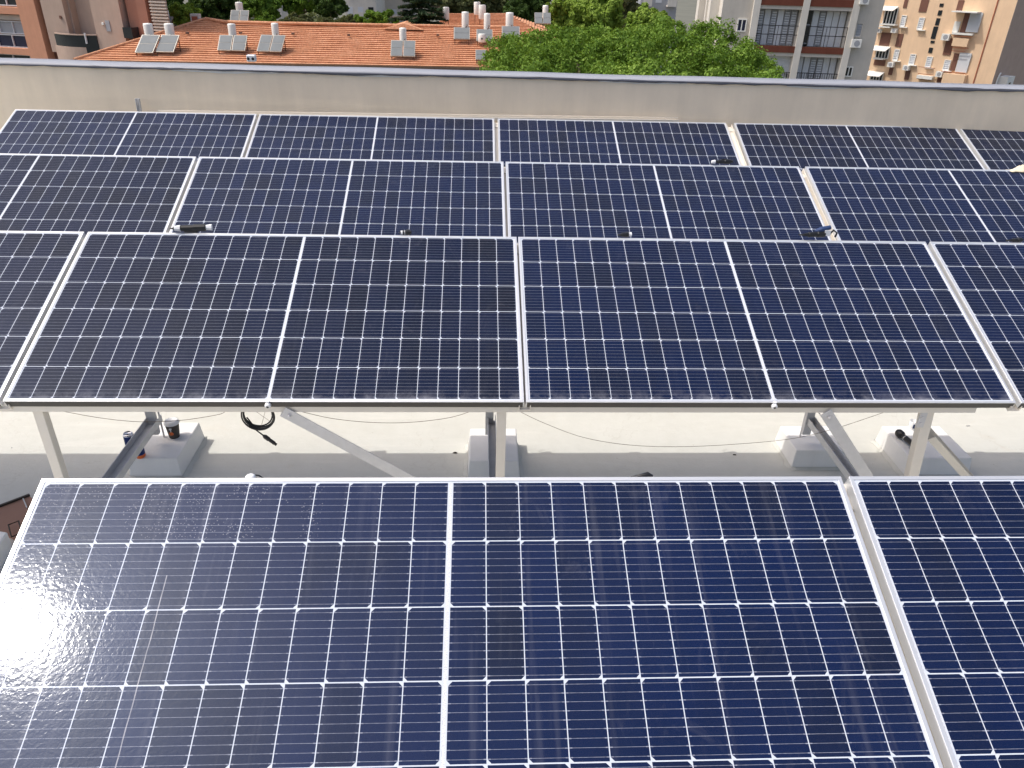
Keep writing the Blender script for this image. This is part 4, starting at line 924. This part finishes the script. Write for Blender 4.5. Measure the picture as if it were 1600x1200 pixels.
b = MB(); b.lathe([(.05, 0), (.05, .02)], q + Vector((0, -.215, 0)), 10, Matrix.Rotation(R(90), 3, 'X')); b.build('dial', M['black'], t_)
b = MB(); b.beam(q + Vector((-.12, 0, -.2)), q + Vector((-.12, 0, -.9)), .03, .03); b.beam(q + Vector((.12, 0, -.2)), q + Vector((.12, 0, -.9)), .03, .03); b.build('leg', M['stand'], t_)

# ------------------------------------------------------------------ trees
def leaf_cloud(name, centers, radii, per, size, mat, parent, seed, squash=0.85, core=0.25, sub=0):
    """thousands of small leaf faces spread through a set of clumps, denser near each clump's skin"""
    rg = np.random.default_rng(seed); P = []; Nn = []
    if sub:          # every clump is itself a cauliflower of smaller lobes
        c2, r2 = [], []
        for c_, r_ in zip(centers, radii):
            for _ in range(sub):
                v_ = rg.normal(size=3); v_[2] = abs(v_[2]) * 1.1 - .25; v_[1] -= .35; v_ /= np.linalg.norm(v_)
                c2.append(tuple(np.array(c_) + v_ * r_ * rg.uniform(.62, .95))); r2.append(r_ * rg.uniform(.30, .46))
        centers, radii, per = c2, r2, per // sub
    for c_, r_ in zip(centers, radii):
        k = int(per * (r_ / np.mean(radii)) ** 2)
        dv = rg.normal(size=(k, 3)); dv /= np.linalg.norm(dv, axis=1)[:, None]
        rad = np.where(rg.random(k) < core, rg.random(k) ** .4 * .8, .80 + .28 * rg.random(k) ** 1.5)
        lump = 1 + .16 * np.sin(dv[:, 0] * 5 + c_[0] * 3) * np.cos(dv[:, 2] * 6 + c_[1])
        p_ = dv * (rad * lump * r_)[:, None]; p_[:, 2] *= squash
        P.append(p_ + np.array(c_)); nn = dv * .95 + rg.normal(size=(k, 3)) * .42 + np.array([0, 0, .25]); Nn.append(nn)
    P = np.concatenate(P); Nn = np.concatenate(Nn); Nn /= np.linalg.norm(Nn, axis=1)[:, None]; k = len(P)
    t1 = np.cross(Nn, rg.normal(size=(k, 3))); t1 /= np.linalg.norm(t1, axis=1)[:, None]; t2 = np.cross(Nn, t1)
    sz = size * rg.uniform(.6, 1.3, k)[:, None]
    V = np.stack([P - t1 * sz, P - t2 * sz * .5 + Nn * sz * .12, P + t1 * sz, P + t2 * sz * .5 + Nn * sz * .12], 1).reshape(-1, 3)
    V -= np.array(parent_world(parent))
    me = bpy.data.meshes.new(name); me.vertices.add(4 * k); me.vertices.foreach_set('co', V.ravel()); me.loops.add(4 * k); me.loops.foreach_set('vertex_index', np.arange(4 * k))
    me.polygons.add(k); me.polygons.foreach_set('loop_start', np.arange(0, 4 * k, 4)); me.update(calc_edges=True); me.materials.append(mat)
    o = bpy.data.objects.new(name, me); C.objects.link(o); o.parent = parent; return o
def tree(name, label, cx, ytop, ybot, wpx, D, mat, leaf, nclump, per, seed, depth=None, group='trees beyond the parapet', cr=None, bias=1.0, shape='round'):
    rnd = random.Random(seed); top = at_y(cx, ytop, D); bot = at_y(cx, ybot, D); sc = FP / D * 1.10
    W_ = wpx / sc / 2; H_ = (top.z - bot.z) / 2; cz = (top.z + bot.z) / 2; dep = depth or W_
    cen = Vector((top.x, D, cz)); t_ = thing(name, label, 'tree', (top.x, D, GZ), group)
    cr = cr or min(W_, H_) * .34; cs = []; rs = []
    for _ in range(nclump):
        for _try in range(30):
            v = Vector((rnd.gauss(0, 1), rnd.gauss(0, 1), rnd.gauss(0, 1))).normalized() * (rnd.uniform(.55, 1) if rnd.random() < .8 else rnd.uniform(0, .6))
            if shape == 'dome' and v.z < -.35: continue
            break
        r_ = cr * rnd.uniform(.65, 1.25)
        cs.append((cen.x + v.x * max(W_ - cr * .9, .1), cen.y + v.y * max(dep - cr * .9, .1), cen.z + v.z * max(H_ - cr * .8, .1))); rs.append(r_)
    leaf_cloud('crown', cs, rs, int(per * 1.3), leaf * .9, mat, t_, seed, sub=7)
    b = MB(); tr = max(.12, W_ * .05); fork = Vector((cen.x, cen.y, cen.z - H_ * .75)); ln = fork.z - GZ
    b.tube([Vector((cen.x + .1, cen.y, GZ)), Vector((cen.x - .05, cen.y, GZ + ln * .5)), fork], [tr * 1.5, tr * 1.1, tr * .9], 10)
    for c_ in rnd.sample(cs, min(9, len(cs))):
        c_ = Vector(c_); mid = fork.lerp(c_, .5) + Vector((0, 0, -.15)); b.tube([fork, mid, c_], [tr * .6, tr * .35, tr * .12], 7)
    b.build('trunk', M['bark'], t_); return t_
# the big tree beside the parapet: three overlapping parts of one crown outline
def big_tree():
    D = 22.0; rnd = random.Random(11); t_ = thing('broad_tree', 'large fresh green tree with a broad crown just beyond the parapet', 'tree', (at_y(985, 100, D).x, D, GZ), 'trees beyond the parapet')
    prof = [(748, 92), (765, 84), (783, 56), (800, 60), (830, 52), (860, 48), (890, 42), (930, 38), (970, 52), (1010, 34), (1045, 34), (1085, 44), (1112, 30), (1132, 32), (1140, 58), (1165, 60), (1175, 80), (1200, 92), (1222, 118)]
    def ytop(x):
        for (xa, ya), (xb, yb) in zip(prof, prof[1:]):
            if xa <= x <= xb: return ya + (yb - ya) * (x - xa) / (xb - xa)
        return 120
    cs = []; rs = []
    px = []; tries = 0
    while len(cs) < 190 and tries < 6000:
        tries += 1
        x = rnd.uniform(748, 1222); k = rnd.random(); y0 = ytop(x); y = y0 + k * (150 - y0)
        e = (y - y0) / (150 - y0 + 1e-6)
        Dd = D + 3.6 * (1 - e) ** 1.2 - 2.2 * e + rnd.uniform(-1.1, .9)
        r_ = rnd.uniform(.34, .66) * (0.75 if y - y0 < 12 else 1); rp = r_ * FP / Dd
        yy = max(y, y0 + rp * .95); xx = min(max(x, 748 + rp), 1222 - rp)
        if any(math.hypot(xx - a_, (yy - b_) * 1.25) < .50 * (rp + c_) for a_, b_, c_ in px): continue
        px.append((xx, yy, rp)); c_ = at_y(xx, yy, Dd); cs.append(tuple(c_)); rs.append(r_)
    bc = []; br = []
    for k in range(160):       # the leafy inside of the crown, behind the outer lobes
        x = rnd.uniform(765, 1205); y0 = ytop(x) + 14; y = rnd.uniform(y0, 190); e = (y - y0) / 130
        bc.append(tuple(at_y(x, y, D + 4.9 * (1 - e) + .2 * e + rnd.uniform(0, 1.2)))); br.append(rnd.uniform(.35, .55))
    leaf_cloud('inner_foliage', bc, br, 200, .06, M['leafA'], t_, 14, .95, .3)
    for _ in range(60):
        x = rnd.uniform(790, 1180); c_ = at_y(x, 190 + rnd.random() * 50, D + rnd.uniform(-1, 3)); cs.append(tuple(c_)); rs.append(.7)
    leaf_cloud('crown', cs, rs, 1150, .045, M['leafA'], t_, 4, .95, .15, 13)
    b = MB(); base = at_y(985, 100, D); fork = Vector((base.x, D + .6, base.z - 3.2))
    b.tube([Vector((fork.x, fork.y, GZ)), Vector((fork.x + .2, fork.y, GZ + 5)), fork], [.42, .33, .28], 12)
    for c_ in rnd.sample(cs, 26):
        c_ = Vector(c_); mid = fork.lerp(c_, .55) + Vector((0, .1, -.3)); b.tube([fork, mid, c_], [.16, .08, .03], 7)
    b.build('trunk', M['bark'], t_)
big_tree()
tree('leafy_tree', 'light green bushy tree behind the left hip of the tiled roof', 286, 4, 52, 56, 57, M['leafB'], .15, 46, 420, 21)
tree('dark_tree', 'dark green tree behind the left end of the tiled ridge', 332, -25, 46, 90, 62, M['leafC'], .17, 60, 420, 22)
tree('leafy_tree', 'green tree behind the rear water heater and the ridge', 402, -22, 44, 66, 64, M['leafA'], .17, 46, 400, 23)
tree('leafy_tree', 'bright green tree left of the distant cream building', 462, -30, 34, 84, 66, M['leafA'], .18, 56, 420, 24)
tree('dark_tree', 'deep green tree touching the distant cream building', 512, -18, 36, 52, 62, M['leafC'], .16, 40, 400, 25)
for i, (x, yt, w_, lab) in enumerate(((413, 22, 50, 'low dusty green shrub tree just over the ridge, leftmost of four'), (462, 20, 56, 'low dusty green shrub tree over the ridge below the bright tree'),
                         (512, 26, 52, 'low dusty green shrub tree over the ridge below the deep green tree'), (590, 15, 78, 'low grey green shrub tree in front of the distant cream building'), (548, 24, 44, 'small grey green shrub tree left of the grey one before the cream building'))):
    tree('shrub_tree', lab, x, yt, 52, w_, 56.5, M['leafD'] if i not in (0, 3) else M['leafA'], .13, 34, 330, 30 + i)
tree('dusty_tree', 'brownish green tree above the left end of the rear wing', 712, -30, 44, 84, 82, M['leafD'], .22, 50, 380, 41)
tree('dusty_tree', 'brownish green tree above the tank cluster', 768, -30, 40, 80, 84, M['leafD'], .22, 50, 380, 42)
tree('dusty_tree', 'dark brownish tree left of the distant twin heater', 826, -34, 56, 74, 80, M['leafC'], .20, 50, 380, 43)
tree('leafy_tree', 'slender light green tree just right of the distant twin heater', 884, -40, 90, 60, 60, M['leafB'], .15, 60, 420, 44)
tree('leafy_tree', 'light green tree behind the middle of the broad tree', 938, -26, 90, 92, 44, M['leafB'], .11, 70, 460, 45)
tree('dusty_tree', 'olive tree between two light green trees at the top of the photo', 972, -40, 80, 70, 56, M['leafD'], .15, 56, 400, 46)
tree('leafy_tree', 'light green tree at the left foot of the white apartment building', 1014, 6, 90, 80, 36, M['leafB'], .09, 64, 470, 47)
tree('dark_tree', 'dark tree behind the louvred corner of the salmon building', 262, -30, 40, 50, 75, M['leafC'], .2, 40, 380, 48)
# conifer with drooping tiers
D = 52.0; top = at_y(655, -45, D); t_ = thing('conifer', 'dark conifer with drooping tiered branches in front of the rear wing', 'tree', (top.x, D, GZ), 'trees beyond the parapet')
cs = []; rs = []; rnd = random.Random(9); zb = at_y(655, 42, D).z
b = MB(); b.tube([Vector((top.x, D, GZ)), Vector((top.x, D, zb)), top], [.3, .2, .05], 8)
for k in range(11):
    u = k / 10; z = zb + (top.z - zb) * u; L_ = 2.1 * (1 - u * .75)
    for j in range(7):
        a_ = rnd.uniform(0, 6.28); L2 = L_ * rnd.uniform(.7, 1.1)
        b.tube([Vector((top.x, D, z)), Vector((top.x + math.cos(a_) * L2, D + math.sin(a_) * L2, z - L2 * .05))], [.05, .015], 5)
        for m_ in range(1, 8):
            q_ = m_ / 7; cs.append((top.x + math.cos(a_) * L2 * q_, D + math.sin(a_) * L2 * q_, z - L2 * q_ * .12 + rnd.uniform(-.05, .05))); rs.append(.24 * (1.15 - q_ * .5))
leaf_cloud('crown', cs, rs, 46, .10, M['leafE'], t_, 8, .38, .4); b.build('trunk', M['bark'], t_)

# ---- distant buildings
def far_block(label, x0, x1, ytop, D, mat, rows, cols, ang=0, name='distant_building', dep=9):
    a_ = at_y(x0, ytop, D); c_ = at_y(x1, ytop, D); t_ = thing(name, label, 'building', ((a_.x + c_.x) / 2, D, GZ), 'distant buildings between the trees')
    b = MB(); b.box(a_.x, c_.x, D, D + dep, GZ, a_.z); b.build('wall', mat, t_)
    b = MB(); b.box(a_.x - .2, c_.x + .2, D - .2, D + dep + .2, a_.z, a_.z + .35); b.build('roof_slab', M['white'], t_)
    w_ = (c_.x - a_.x) / cols
    for r_ in range(rows):
        z = a_.z - 1.4 - 3.0 * r_
        for k in range(cols):
            xa = a_.x + w_ * k + w_ * .22; b = MB(); b.box(xa, xa + w_ * .5, D - .04, D - .002, z - 1.1, z); o = b.build('window', M['shutter' if (k + r_) % 3 else 'glass'], t_)
            if (k + r_) % 2 == 0:
                b = MB(); b.box(xa - w_ * .1, xa + w_ * .6, D - 1.0, D - .045, z - 1.5, z - 1.3); b.box(xa - w_ * .1, xa + w_ * .6, D - 1.0, D - .9, z - 1.3, z - .5); b.build('balcony', M['white'], t_)
    return t_
far_block('distant cream building with balconies above the tiled ridge', 534, 584, -60, 95, M['white'], 4, 3)
far_block('distant grey white building right of the cream one', 586, 640, -50, 104, M['greige'], 4, 3)
far_block('distant pinkish house between two trees at the top left', 402, 436, -16, 88, M['wallw'], 3, 2)
far_block('distant dark grey building left of the white apartment building', 1004, 1062, -30, 110, M['shutterd'], 3, 3)
far_block('far pale tower behind the dusty trees', 700, 800, -90, 170, M['wallw'], 6, 5, dep=14)
far_block('far pale block behind the dark trees at the left', 290, 400, -60, 150, M['greige'], 6, 5, dep=14)
# a far wood that closes the view
cs = []; rs = []; rnd = random.Random(77)
for k in range(230):
    x = rnd.uniform(-120, 120); y = rnd.uniform(112, 150); cs.append((x, y, GZ + rnd.uniform(2, 11))); rs.append(rnd.uniform(2.5, 4.2))
o = leaf_cloud('distant_wood', cs, rs, 260, .55, M['leafD'], None, 5); tag(o, 'far belt of dusty trees closing the view behind the houses', 'wood', kind='stuff')
